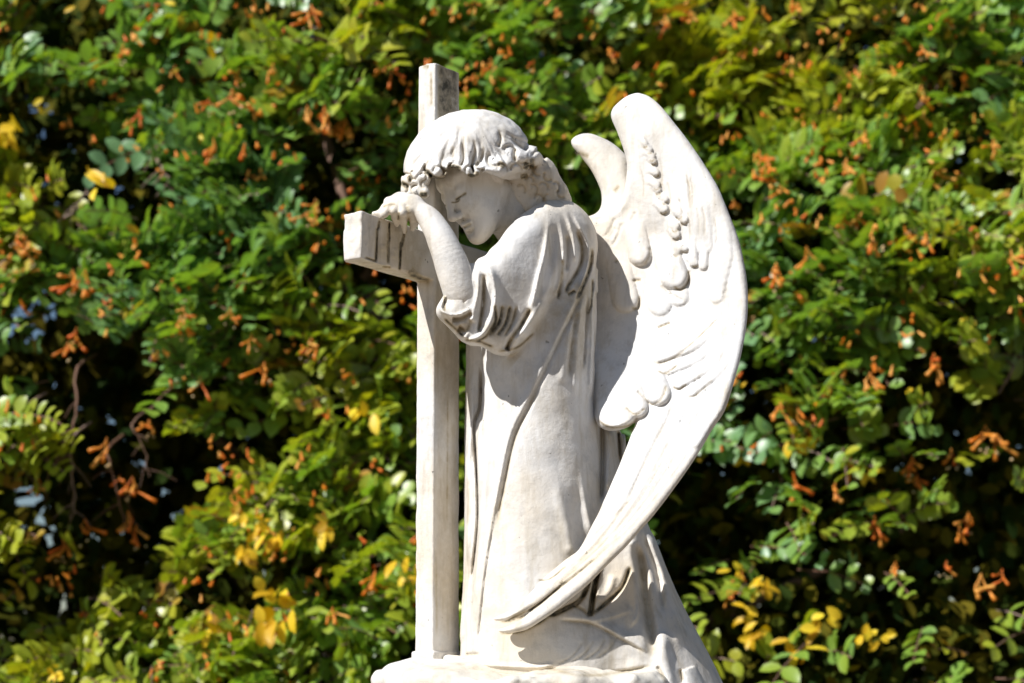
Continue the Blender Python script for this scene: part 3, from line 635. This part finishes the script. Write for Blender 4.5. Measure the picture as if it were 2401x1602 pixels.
# ragged inner ends where cloth is hollow under the cuff
rows_m = [(520, 1235, 1350, .01, .06), (560, 1180, 1388, .0, .10), (640, 1140, 1398, -.01, .125), (760, 1128, 1397, -.012, .135), (860, 1128, 1394, -.012, .138), (940, 1125, 1394, -.010, .140), (1040, 1112, 1402, -.010, .145),
          (1150, 1100, 1412, -.008, .150), (1280, 1094, 1425, -.01, .160), (1400, 1090, 1450, -.012, .168), (1500, 1086, 1480, -.014, .175), (1570, 1084, 1500, -.014, .18), (1640, 1084, 1510, -.014, .18)]
rows_b = [(900, 1300, 1405, .06, .07), (1010, 1300, 1455, .07, .10), (1120, 1310, 1478, .07, .12), (1230, 1320, 1519, .07, .14), (1340, 1330, 1562, .07, .16), (1440, 1340, 1612, .06, .18), (1520, 1350, 1655, .05, .2), (1580, 1350, 1685, .04, .21), (1640, 1350, 1715, .04, .22)]
def sdf_robe(X, Y, Z):
    u, v = uv(X, Y, Z)
    m = column(u, v, Y, rows_m); b = column(u, v, Y, rows_b)
    strip = column(u, v, Y, [(790, 1094, 1150, .03, .05), (1000, 1090, 1150, .03, .055), (1300, 1089, 1150, .03, .06), (1560, 1082, 1150, .02, .09), (1640, 1082, 1150, .02, .09)])
    d = smin(m, b, .03); d = smin(d, strip, .02)
    low = ell(X, Y, Z, P(1400, 1520, -.005), (.185, .155, .085)); d = smin(d, low, .05)
    sh = ell(X, Y, Z, P(1318, 578, -.005), (.075, .09, .09)); d = smin(d, sh, .03)
    d = smin(d, rc(X, Y, Z, P(1275, 575, .05), P(1290, 610, .12), .05, .08), .03)
    sl_ = pillow(u, v, Y, E_sl, D_sl, .058) - .004
    k = .004 + .05 * np.clip((660 - v) / 120, 0, 1) * np.clip((u - 1180) / 120, 0, 1)
    d = smin(d, sl_, k)
    d = d - smp(RB, u, v)
    return (d - .0012 * vnoise(X, Y, Z, .05) - .0008 * vnoise(X, Y, Z, .02)) * .8
lo = P(1065, 1650, -.30); hi = P(1740, 455, .30)
carve('robe', sdf_robe, (lo[0] - .12, -.31, ZE - .115), (hi[0] + .05, .34, hi[2] + .05), .0034, M_marble, STAT, dirt=dz)

# ---- rocky base carved under the figure
def sdf_base(X, Y, Z):
    zt = ZE - .030 - .035 * np.clip((-Y - .10) / .25, 0, 1) - .02 * np.clip((-.2 - X) / .12, 0, 1)
    q = np.sqrt(((X - .052) / .378) ** 2 + ((Y - .02) / .36) ** 2)
    e = (q - 1) * .38
    n_ = vnoise(X, Y, Z, .12) * .020 + vnoise(X, Y, Z, .045) * .009 + vnoise(X, Y, Z, .018) * .003
    side = e + .03 * np.clip((ZE - .06 - Z) / .2, 0, 1)
    d = smax(side, Z - zt, .035) - n_
    ped = smin(d, rc(X, Y, Z, P(985, 1562, -.05), P(925, 1582, -.10), .022, .026), .03)
    ped = smin(ped, rc(X, Y, Z, P(1010, 1545, 0), P(1100, 1560, -.05), .014, .02), .02)
    return np.maximum(ped, ZE - .26 - Z) * .75
carve('rock_base', sdf_base, (-.46, -.46, ZE - .28), (.56, .46, ZE + .02), .0055, M_base, STAT, dirt=dz)
print('statue done', round(time.time() - T0, 1))
# ------------------------------------------------------------------ pedestal and ground
def lathe_box(name, prof, mat, parent, sx=1, sy=1, loc=(0, 0, 0)):
    V = []; F = []
    for (hx, hy, z) in prof: V += [(loc[0] + hx*a*sx, loc[1] + hy*b*sy, loc[2] + z) for a, b in ((-1, -1), (1, -1), (1, 1), (-1, 1))]
    n = len(prof)
    for i in range(n - 1):
        for k in range(4): F.append((i*4 + k, i*4 + (k+1) % 4, i*4 + 4 + (k+1) % 4, i*4 + 4 + k))
    F += [(3, 2, 1, 0), ((n-1)*4, (n-1)*4 + 1, (n-1)*4 + 2, (n-1)*4 + 3)]
    return mesh_obj(name, V, F, mat, parent, smooth=False)
ped = lathe_box('pedestal', [(.74, .60, 0), (.74, .60, .16), (.70, .56, .20), (.60, .47, .26), (.56, .43, .34), (.56, .43, 1.12), (.60, .47, 1.17), (.66, .52, 1.22), (.66, .52, 1.30), (.62, .48, ZE - .262)], M_base, None, loc=(.135, .02, 0))
tag(ped, 'pale moulded stone pedestal under the marble angel', 'pedestal')
a = NT('gravel'); gm = a.n('ShaderNodeNewGeometry'); nn = a.n('ShaderNodeTexNoise'); nn.inputs['Scale'].default_value = 40; nn.inputs['Detail'].default_value = 8; a.l(gm.outputs['Position'], nn.inputs['Vector'])
a.l(a.ramp(nn.outputs[0], [(.3, (.15, .105, .055)), (.7, (.28, .20, .12))]), a.b.inputs['Base Color']); a.b.inputs['Roughness'].default_value = .9
bb = a.n('ShaderNodeBump'); bb.inputs['Strength'].default_value = .6; bb.inputs['Distance'].default_value = .02; a.l(nn.outputs[0], bb.inputs['Height']); a.l(bb.outputs[0], a.b.inputs['Normal'])
gr = mesh_obj('ground', [(-900, -900, 0), (900, -900, 0), (900, 900, 0), (-900, 900, 0)], [(0, 1, 2, 3)], a.m, None, smooth=False); tag(gr, kind='structure')

# ------------------------------------------------------------------ foliage
def leafmat(name, c1, c2, c3, trans=.45, rough=.38, tr=(1.25, 1.25, .35), spec=.5, ex=None):
    a = NT(name); at = a.n('ShaderNodeAttribute', attribute_name='tone')
    col = a.ramp(at.outputs['Fac'], [(0, c1), (.4, c2), (.85 if ex else 1, c3)] + ([(.90, ex[0]), (1, ex[1])] if ex else []))
    a.l(col, a.b.inputs['Base Color']); a.b.inputs['Roughness'].default_value = rough; a.b.inputs['Specular IOR Level'].default_value = spec
    t = a.n('ShaderNodeBsdfTranslucent'); tc_ = a.mix(1.0, col, tr, 'MULTIPLY'); a.l(tc_, t.inputs[0])
    mx = a.n('ShaderNodeMixShader'); mx.inputs[0].default_value = trans; a.l(a.b.outputs[0], mx.inputs[1]); a.l(t.outputs[0], mx.inputs[2]); a.l(mx.outputs[0], a.out.inputs['Surface'])
    return a.m
M_leaf = leafmat('leaf', (.17, .33, .14), (.21, .36, .050), (.42, .45, .030), trans=.36, rough=.40, spec=.8, ex=((.48, .36, .03), (.40, .20, .03)))
M_dark = leafmat('shaded_leaf', (.018, .040, .008), (.045, .060, .006), (.120, .095, .008), trans=.15, rough=.85, spec=.08)  # leaf colour darkened to carry the shade inside the foliage
M_yel = leafmat('yellow_leaf', (.50, .29, .015), (.78, .50, .015), (.85, .66, .04), trans=.30, rough=.5, tr=(1.1, 1, .3))
M_org = leafmat('orange_flower', (.75, .15, .015), (.88, .30, .02), (.90, .48, .10), trans=.25, rough=.5, tr=(1.1, .9, .5))
M_berry = leafmat('berry', (.62, .42, .20), (.70, .50, .25), (.75, .60, .35), trans=.1, rough=.4, tr=(1, 1, 1))
M_twig = leafmat('twig', (.16, .08, .05), (.24, .15, .11), (.36, .30, .27), trans=0.0, rough=.8, spec=.2)
rg = np.random.RandomState(5)
# leaf blade template: x across, y along, z up; folded along the midrib, tip bent
LT = np.array([(0, 0, 0), (-.30, .22, .05), (0, .22, 0), (.30, .22, .05), (-.42, .52, .07), (0, .52, -.01), (.42, .52, .07), (-.30, .82, .02), (0, .82, -.05), (.30, .82, .02), (0, 1.0, -.12)], f4)
LF = np.array([(0, 2, 1, 1), (0, 3, 2, 2), (1, 2, 5, 4), (2, 3, 6, 5), (4, 5, 8, 7), (5, 6, 9, 8), (7, 8, 10, 10), (8, 9, 10, 10)])
class Leaves:
    def __init__(s): s.o = []; s.d = []; s.n = []; s.l = []; s.w = []; s.t = []
    def add(s, o, d, n, l, w_, t): s.o.append(o); s.d.append(d); s.n.append(n); s.l.append(l); s.w.append(w_); s.t.append(t)
    def build(s, name, mat, parent):
        o = np.array(s.o); d = np.array(s.d); n = np.array(s.n); l = np.array(s.l); w_ = np.array(s.w); t = np.array(s.t)
        d /= np.linalg.norm(d, axis=1, keepdims=True); x = np.cross(d, n); x /= np.linalg.norm(x, axis=1, keepdims=True) + 1e-9; n = np.cross(x, d)
        T = LT.astype(float)
        V = o[:, None] + x[:, None] * (T[None, :, 0:1] * w_[:, None, None]) + d[:, None] * (T[None, :, 1:2] * l[:, None, None]) + n[:, None] * (T[None, :, 2:3] * l[:, None, None])
        N = len(o); tri = []
        for q in LF: tri.append((q[0], q[1], q[2])); 
        tri = [(0, 2, 1), (0, 3, 2), (1, 2, 5), (1, 5, 4), (2, 3, 6), (2, 6, 5), (4, 5, 8), (4, 8, 7), (5, 6, 9), (5, 9, 8), (7, 8, 10), (8, 9, 10)]
        F = (np.arange(N)[:, None, None] * 11 + np.array(tri)[None]).reshape(-1, 3)
        V = V.reshape(-1, 3)
        if parent is not None: V = V - np.array(parent.location)
        ob = mesh_obj(name, V, F, mat, parent, smooth=True)
        at = ob.data.attributes.new('tone', 'FLOAT', 'POINT'); at.data.foreach_set('value', np.repeat(t, 11).astype(f4)); return ob
class Tubes:
    def __init__(s): s.V = []; s.F = []; s.t = []
    def add(s, pts, rad, tone=.5, k=5):
        pts = [np.array(p, float) for p in pts]; b = len(s.V)
        for i, p in enumerate(pts):
            d = pts[min(i+1, len(pts)-1)] - pts[max(i-1, 0)]; d /= np.linalg.norm(d) + 1e-9
            a_ = np.cross(d, (0.3, .9, .1)); a_ /= np.linalg.norm(a_) + 1e-9; c_ = np.cross(d, a_)
            for j in range(k):
                an = 6.2832 * j / k; s.V.append(p + (a_ * math.cos(an) + c_ * math.sin(an)) * rad[i]); s.t.append(tone)
        for i in range(len(pts) - 1):
            for j in range(k): s.F.append((b + i*k + j, b + i*k + (j+1) % k, b + (i+1)*k + (j+1) % k, b + (i+1)*k + j))
    def build(s, name, mat, parent):
        V = np.array(s.V) - (np.array(parent.location) if parent is not None else 0)
        ob = mesh_obj(name, V, s.F, mat, parent)
        at = ob.data.attributes.new('tone', 'FLOAT', 'POINT'); at.data.foreach_set('value', np.array(s.t, f4)); return ob
def rv(): v = rg.normal(size=3); return v / np.linalg.norm(v)
# the front of the foliage mass, in metres
X0, X1, Z0, Z1_ = -3.2, 3.2, .15, 5.2
def q2w(px, py, y=3.2): return P(px, py, y)
def surf(x, z):
    return 2.95 + .36 * (z - 1.2) + .30 * float(vnoise(x, 3.3, z, .85)) + .22 * float(vnoise(x + 9, 1.3, z, .38))
voids = [(250, 960, 175), (330, 1130, 190), (180, 1180, 150), (60, 1450, 120), (330, 1330, 90), (30, 870, 90), (120, 800, 80), (60, 330, 110), (110, 60, 110), (1200, 40, 60), (1330, 130, 80), (800, 330, 70), (880, 740, 60), (920, 620, 50), (1650, 330, 50), (1710, 450, 48), (1770, 640, 42), (1795, 800, 45), (1765, 980, 65), (1690, 1130, 85), (1400, 240, 60), (1350, 420, 60), (905, 330, 60), (930, 800, 50), (1480, 1250, 60)]
def on(px, py, off=0.0):
    y = 3.2
    for _ in range(6):
        p = P(px, py, y); y = .5 * y + .5 * surf(p[0], p[2])
    return P(px, py, y + off)
def vis(x, y, z):
    s = 1000 / (1 + y / DC); return CXP + x * s, EYP - (z - ZE) * s
def dens(px, py):
    d = 1.0
    for (vx, vy, vr) in voids:
        q = math.hypot(px - vx, py - vy) / vr
        d = min(d, max(0, (q - .75) / .35))
    sh = 1 / (1 + math.exp(-((px - 1640) * .004 + (py - 1080) * .009)))          # lower right: few leaves reach into the sun
    if px > 1450: d *= 1 - .93 * sh
    return d
TREE = empty('flowering_tree', (-.4, 3.6, 0)); tag(TREE, 'dense sunlit green tree with oval leaves, orange flowers and yellow leaves behind the angel', 'tree')
HEDGE = empty('dark_hedge', (.4, 4.9, 0)); tag(HEDGE, 'dark shaded hedge seen through the gaps behind the flowering tree', 'hedge')
holes = [(130, 725, 26), (45, 745, 30), (80, 800, 22), (145, 1392, 26), (60, 1180, 34), (95, 1240, 26), (35, 1140, 26), (945, 1165, 18), (160, 328, 9), (120, 395, 10), (440, 305, 9), (680, 215, 10), (770, 80, 9), (720, 75, 9), (5, 610, 14), (60, 665, 9), (85, 665, 8), (2340, 165, 16), (2275, 325, 12), (2310, 385, 12), (2225, 290, 8), (120, 250, 9), (620, 660, 8), (500, 920, 10), (465, 620, 8), (110, 1270, 14), (250, 1000, 8)]
def inhole(px, py, pad): return any((px - hx) ** 2 + (py - hy) ** 2 < (hr + pad) ** 2 for hx, hy, hr in holes)
LV = Leaves(); TW = Tubes(); YL = []; OR = []
def spray(o, d, n, L, ll, tone, nl):
    """twig with two rows of oval leaflets"""
    d = d / np.linalg.norm(d); x = np.cross(d, n); x /= np.linalg.norm(x) + 1e-9; n = np.cross(x, d)
    pts = []
    for i in range(nl + 1):
        t = i / nl; p = o + d * L * t + np.array((0, 0, -1)) * L * .25 * t * t
        pts.append(p)
        if i == 0: continue
        sc = (.55 + .45 * math.sin(math.pi * min(1, .25 + t * .75)))
        for s in (1, -1):
            if rg.rand() < .06: continue
            dd = d * .6 + x * s * .9 + n * .1 + rv() * .3 + np.array((0, 0, -.15))
            LV.add(p, dd, n + rv() * .35, ll * sc * rg.uniform(.8, 1.15), ll * .66 * rg.uniform(.85, 1.1), min(1 if tone > .9 else .86, max(0, tone + rg.normal() * .10)))
    TW.add(pts[::2] if len(pts) > 4 else pts, [.0035] * len(pts[::2] if len(pts) > 4 else pts), rg.rand() * .6, 3)
tries = 0; cnt = 0
sunv = np.array(SUN)
while cnt < 5000 and tries < 60000:
    tries += 1
    x = rg.uniform(X0, X1); z = rg.uniform(Z0, 4.9); y = surf(x, z) + rg.uniform(-.10, .20)
    px, py = vis(x, y, z)
    if inhole(px, py, 22) or rg.rand() > dens(px, py) or float(vnoise(x + 4, y, z + 2, .30)) < rg.uniform(-.32, .18): continue
    y -= .12 * float(vnoise(x + 4, 2.2, z + 2, .30))
    out = np.array((rg.normal() * .6, -1.0, rg.normal() * .35 + .1)); n = np.array((-.30, -.95, .62)) + rv() * .62
    tn = .50 + .55 * float(vnoise(x, 7.7, z, .75)) + .12 * rg.normal() + .05 * (z - 1.9) + .04 * x
    tn = min(.82, tn) if rg.rand() > .03 else .95
    big = rg.uniform(.062, .122) * (1 + (y - 3) * .18)
    spray(np.array((x, y, z)), out + np.array((rg.choice((-1, 1)) * .5, 0, 0)), n, rg.uniform(.16, .34), big, tn, rg.randint(3, 7)); cnt += 1
print('sprays', cnt, len(LV.o))
LV.build('foliage', M_leaf, TREE)['kind'] = 'stuff'
# interior leaves, deeper and sheltered
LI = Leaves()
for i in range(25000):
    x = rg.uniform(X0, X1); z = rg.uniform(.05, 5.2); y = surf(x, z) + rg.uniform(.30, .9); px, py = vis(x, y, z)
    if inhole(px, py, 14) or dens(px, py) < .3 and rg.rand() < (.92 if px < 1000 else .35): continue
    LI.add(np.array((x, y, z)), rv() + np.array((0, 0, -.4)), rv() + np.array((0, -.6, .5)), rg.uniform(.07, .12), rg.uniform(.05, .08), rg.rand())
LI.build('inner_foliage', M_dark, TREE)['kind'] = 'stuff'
# limbs
def limb(a, b, r0, r1, tone=.5, sag=.1, k=6):
    a = np.array(a); b = np.array(b); m = (a + b) / 2 + rv() * sag; m2 = a * .25 + b * .75 + rv() * sag * .6
    TWB.add([a, m, m2, b], [r0, (r0 + r1) / 2, r1 * 1.3, r1], tone, k)
TWB = Tubes()
base = np.array((-.1, 4.3, 0))
TWB.add([base, base + (0.03, .02, .6), base + (-.05, 0, 1.3), base + (.05, .05, 2.2), base + (.0, 0, 3.2)], [.16, .13, .115, .09, .05], .4, 10)
TWB.build('trunk', M_twig, TREE)
for (a, b, r0, r1) in ((base + (-.05, 0, 1.2), q2w(250, 700, 4.5), .07, .02), (base + (0, 0, 1.6), q2w(700, 100, 4.5), .07, .02), (base + (0, 0, 1.4), q2w(1900, 500, 4.5), .07, .02), (base + (0, 0, 2), q2w(2250, 150, 4.7), .06, .015), (base + (0, 0, .8), q2w(500, 1300, 4.3), .05, .015), (base + (0, 0, 1), q2w(2200, 1200, 4.3), .05, .015)):
    TWB = Tubes(); limb(a, b, r0, r1, .4, .15); TWB.build('branch', M_twig, TREE)
for pts, rr, tone in () or (([(350, 350), (385, 400), (400, 450)], .012, .9), ([(150, 510), (185, 480), (205, 440)], .009, 1), ([(195, 500), (205, 550)], .008, .8), ([(1880, 320), (1960, 268), (2070, 175)], .013, 1), ([(410, 1345), (380, 1410), (360, 1480)], .010, 1), ([(168, 1030), (170, 1110), (176, 1180), (168, 1220)], .008, .9),
                      ([(160, 1035), (130, 1080), (105, 1130)], .006, .6), ([(180, 860), (176, 960), (168, 1040)], .009, .3), ([(60, 960), (55, 1030)], .006, .8), ([(310, 1000), (340, 1060), (350, 1120)], .006, .5), ([(920, 1050), (960, 1010), (990, 980)], .008, .9), ([(2380, 860), (2340, 920)], .01, 1), ([(250, 1060), (275, 1160), (300, 1240)], .009, .1)):
    TWB = Tubes(); sp_ = spl(pts, 5); of = -.08 if dens(*pts[0]) > .5 else .02
    W3 = [on(x_ + rg.uniform(-4, 4), y_ + rg.uniform(-4, 4), of) for x_, y_ in sp_]; n3 = len(W3)
    TWB.add([W3[0] + (0, .35, .12), W3[0] + (0, .12, .05)] + W3, [rr * .8] * 2 + list(np.linspace(rr * .7, rr * .3, n3)), tone * .6, 5)
    for k in range(2, n3 - 1, 2):
        d = np.array((rg.normal() * .8, rg.normal() * .4, -.7)); d /= np.linalg.norm(d); l = rg.uniform(.06, .16)
        TWB.add([W3[k], W3[k] + d * l * .5 + (0, 0, .01), W3[k] + d * l], [rr * .35, rr * .25, rr * .15], tone * .6, 4)
    TWB.build('twig', M_twig, TREE)
TW.build('stems', M_twig, TREE)['kind'] = 'stuff'
# orange flowers: drooping tubes in small bunches with pale berries
def flower_bunch(c, s, nf, nb):
    T = Tubes(); 
    for i in range(nf):
        d = rv(); d[2] = -abs(d[2]) * .8 - .25; d[1] = -abs(d[1]); d /= np.linalg.norm(d); o = c + rv() * s * .45; L = s * rg.uniform(.9, 2.0); q = d + rv() * .3
        T.add([c + (0, 0, s * .9), c + (o - c) * .5 + (0, 0, s * .35), o, o + d * L * .35, o + q * L * .7, o + q * L, o + q * L * 1.02], [s*.03, s*.035, s*.06, s*.09, s*.15, s*.21, s*.03], rg.rand(), 6)
    ob = T.build('flower_cluster', M_org, TREE)
    for i in range(nb):
        B = Tubes(); p = c + np.array((rg.normal() * s * .5, -s * .3, -s * (1.0 + rg.rand() * .7))); r0 = s * rg.uniform(.10, .16)
        B.add([p + (0, 0, r0), p + (0, 0, r0*.6), p, p - (0, 0, r0*.6), p - (0, 0, r0)], [r0*.1, r0*.8, r0, r0*.8, r0*.1], rg.rand(), 6)
        b_ = B.build('berry', M_berry, TREE); b_.parent = ob
    return ob
spots = [(290, 120), (410, 165), (560, 175), (720, 40), (730, 30), (490, 245), (330, 265), (300, 290), (720, 270), (545, 230), (760, 270), (800, 290), (640, 165), (810, 300), (500, 345), (740, 480), (720, 510), (735, 500), (45, 550), (60, 570), (170, 655), (200, 655), (430, 730), (425, 760),
         (540, 740), (590, 800), (915, 170), (1150, 150), (1160, 175), (1110, 10), (1250, 150), (1620, 40), (1560, 50), (1720, 40), (1870, 20), (2160, 120), (2220, 40), (1660, 310), (1780, 370), (1800, 390), (1800, 420), (1830, 450), (2030, 320), (2160, 220), (1985, 390), (2010, 500), (1980, 520), (1720, 480), (2200, 400), (2330, 340),
         (2050, 550), (2120, 545), (2170, 560), (1890, 600), (1820, 640), (2100, 570), (2370, 610), (2380, 640), (1830, 960), (1870, 970), (1905, 990), (2040, 890), (2190, 850), (2200, 880), (2310, 1020), (2230, 1070), (2140, 1090), (2150, 1130), (2070, 1160), (1890, 1190), (1860, 1130), (2050, 1230), (2100, 1330), (1740, 1350), (1710, 1390), (2270, 1220), (2250, 1250), (2220, 1330), (2300, 1370), (2350, 1350), (1995, 1090), (1960, 1150), (2340, 1040),
         (180, 790), (160, 820), (350, 1000), (90, 1140), (280, 1130), (310, 1140), (160, 1260), (200, 1240), (300, 1220), (320, 1250), (145, 1280), (550, 1170), (250, 1050), (470, 900), (760, 1220), (780, 1440), (880, 1360), (620, 870), (730, 810)]
for i, (px, py) in enumerate(spots):
    py_ = py; yy = 2.72 if dens(px, py) < .5 else 2.62 + rg.uniform(0, .3)
    flower_bunch(on(px, py_, -rg.uniform(.26, .40) if dens(px, py) > .5 else -.02), rg.uniform(.026, .05), rg.randint(3, 6), rg.randint(2, 5) if rg.rand() < .6 else 0)
n_tot = 0; T = Tubes()
for i in range(900):
    x = rg.uniform(-2.6, 2.6); z = rg.uniform(1.3, 4.9); y = surf(x, z) - rg.uniform(.05, .36); px, py = vis(x, y, z); c = np.array((x, y, z))
    if dens(px, py) < .4: continue
    for j in range(rg.randint(1, 5)):
        d = rv() * .5; d[2] = -abs(d[2]) - .3; o = c + rv() * .04; L = rg.uniform(.02, .06)
        T.add([o, o + d*L*.5, o + d*L], [.003, .006, rg.uniform(.006, .011)], rg.rand(), 5)
T.build('small_flowers', M_org, TREE)['kind'] = 'stuff'
# yellow leaves
ysp = [(560, 1200, 5, .07), (600, 1230, 4, .07), (640, 1240, 6, .08), (570, 1280, 5, .085), (750, 1225, 4, .08), (640, 1400, 6, .10), (660, 1440, 5, .10), (630, 1430, 5, .11), (480, 1460, 3, .08), (310, 530, 1, .06), (470, 305, 2, .05), (90, 235, 2, .05), (205, 400, 1, .05), (240, 410, 1, .05), (2290, 470, 2, .07), (2110, 140, 2, .07), (1980, 280, 1, .07), (2280, 750, 2, .06),
       (860, 960, 5, .09), (950, 1330, 4, .09), (1070, 865, 1, .05), (1760, 900, 2, .05), (1870, 1020, 7, .10), (1790, 1370, 6, .09), (1780, 1480, 6, .10), (1870, 1500, 7, .11), (1930, 1440, 6, .09), (1750, 1440, 5, .09), (2030, 1480, 3, .08), (2070, 1490, 3, .07), (1730, 1060, 3, .08), (2030, 1110, 4, .07), (1730, 1330, 3, .08), (500, 90, 2, .08), (20, 290, 6, .10), (220, 420, 4, .09), (1390, 60, 2, .06), (2140, 900, 2, .06), (170, 20, 1, .05), (380, 10, 2, .05), (130, 1580, 3, .07)]
for (px, py, n_, l_) in ysp:
    c = on(px, py, -.40 if px < 1000 else (-.30 if px < 1600 else -.10)); l_ *= 1.1 if px < 1000 else .9; n_ = n_ + 2 if n_ > 2 else n_; Y = Leaves()
    for j in range(n_):
        Y.add(c + rv() * l_ * .45, rv() + np.array((0, 0, -.8)), rv() * .7 + np.array((-.2, -1, .5)), l_ * rg.uniform(.6, 1.1), l_ * rg.uniform(.38, .65), rg.rand())
    Y.build('yellow_leaves', M_yel, TREE)
# dark hedge behind, with a few holes to the sky
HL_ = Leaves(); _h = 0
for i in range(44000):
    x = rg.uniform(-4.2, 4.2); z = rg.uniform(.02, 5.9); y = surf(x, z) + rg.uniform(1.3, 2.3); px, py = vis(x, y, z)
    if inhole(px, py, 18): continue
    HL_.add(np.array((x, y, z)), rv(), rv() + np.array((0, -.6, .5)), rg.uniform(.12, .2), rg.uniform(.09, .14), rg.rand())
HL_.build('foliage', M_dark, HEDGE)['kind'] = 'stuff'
HT = Tubes()
for x in (-2.4, -1, .4, 1.7, 2.8): HT.add([(x, 4.9, 0), (x + .1, 5.2, 1.5), (x - .1, 5.5, 3), (x + .1, 6, 5)], [.10, .08, .06, .03], .2, 8)
HT.build('stems', M_twig, HEDGE)
print('total', round(time.time() - T0, 1))
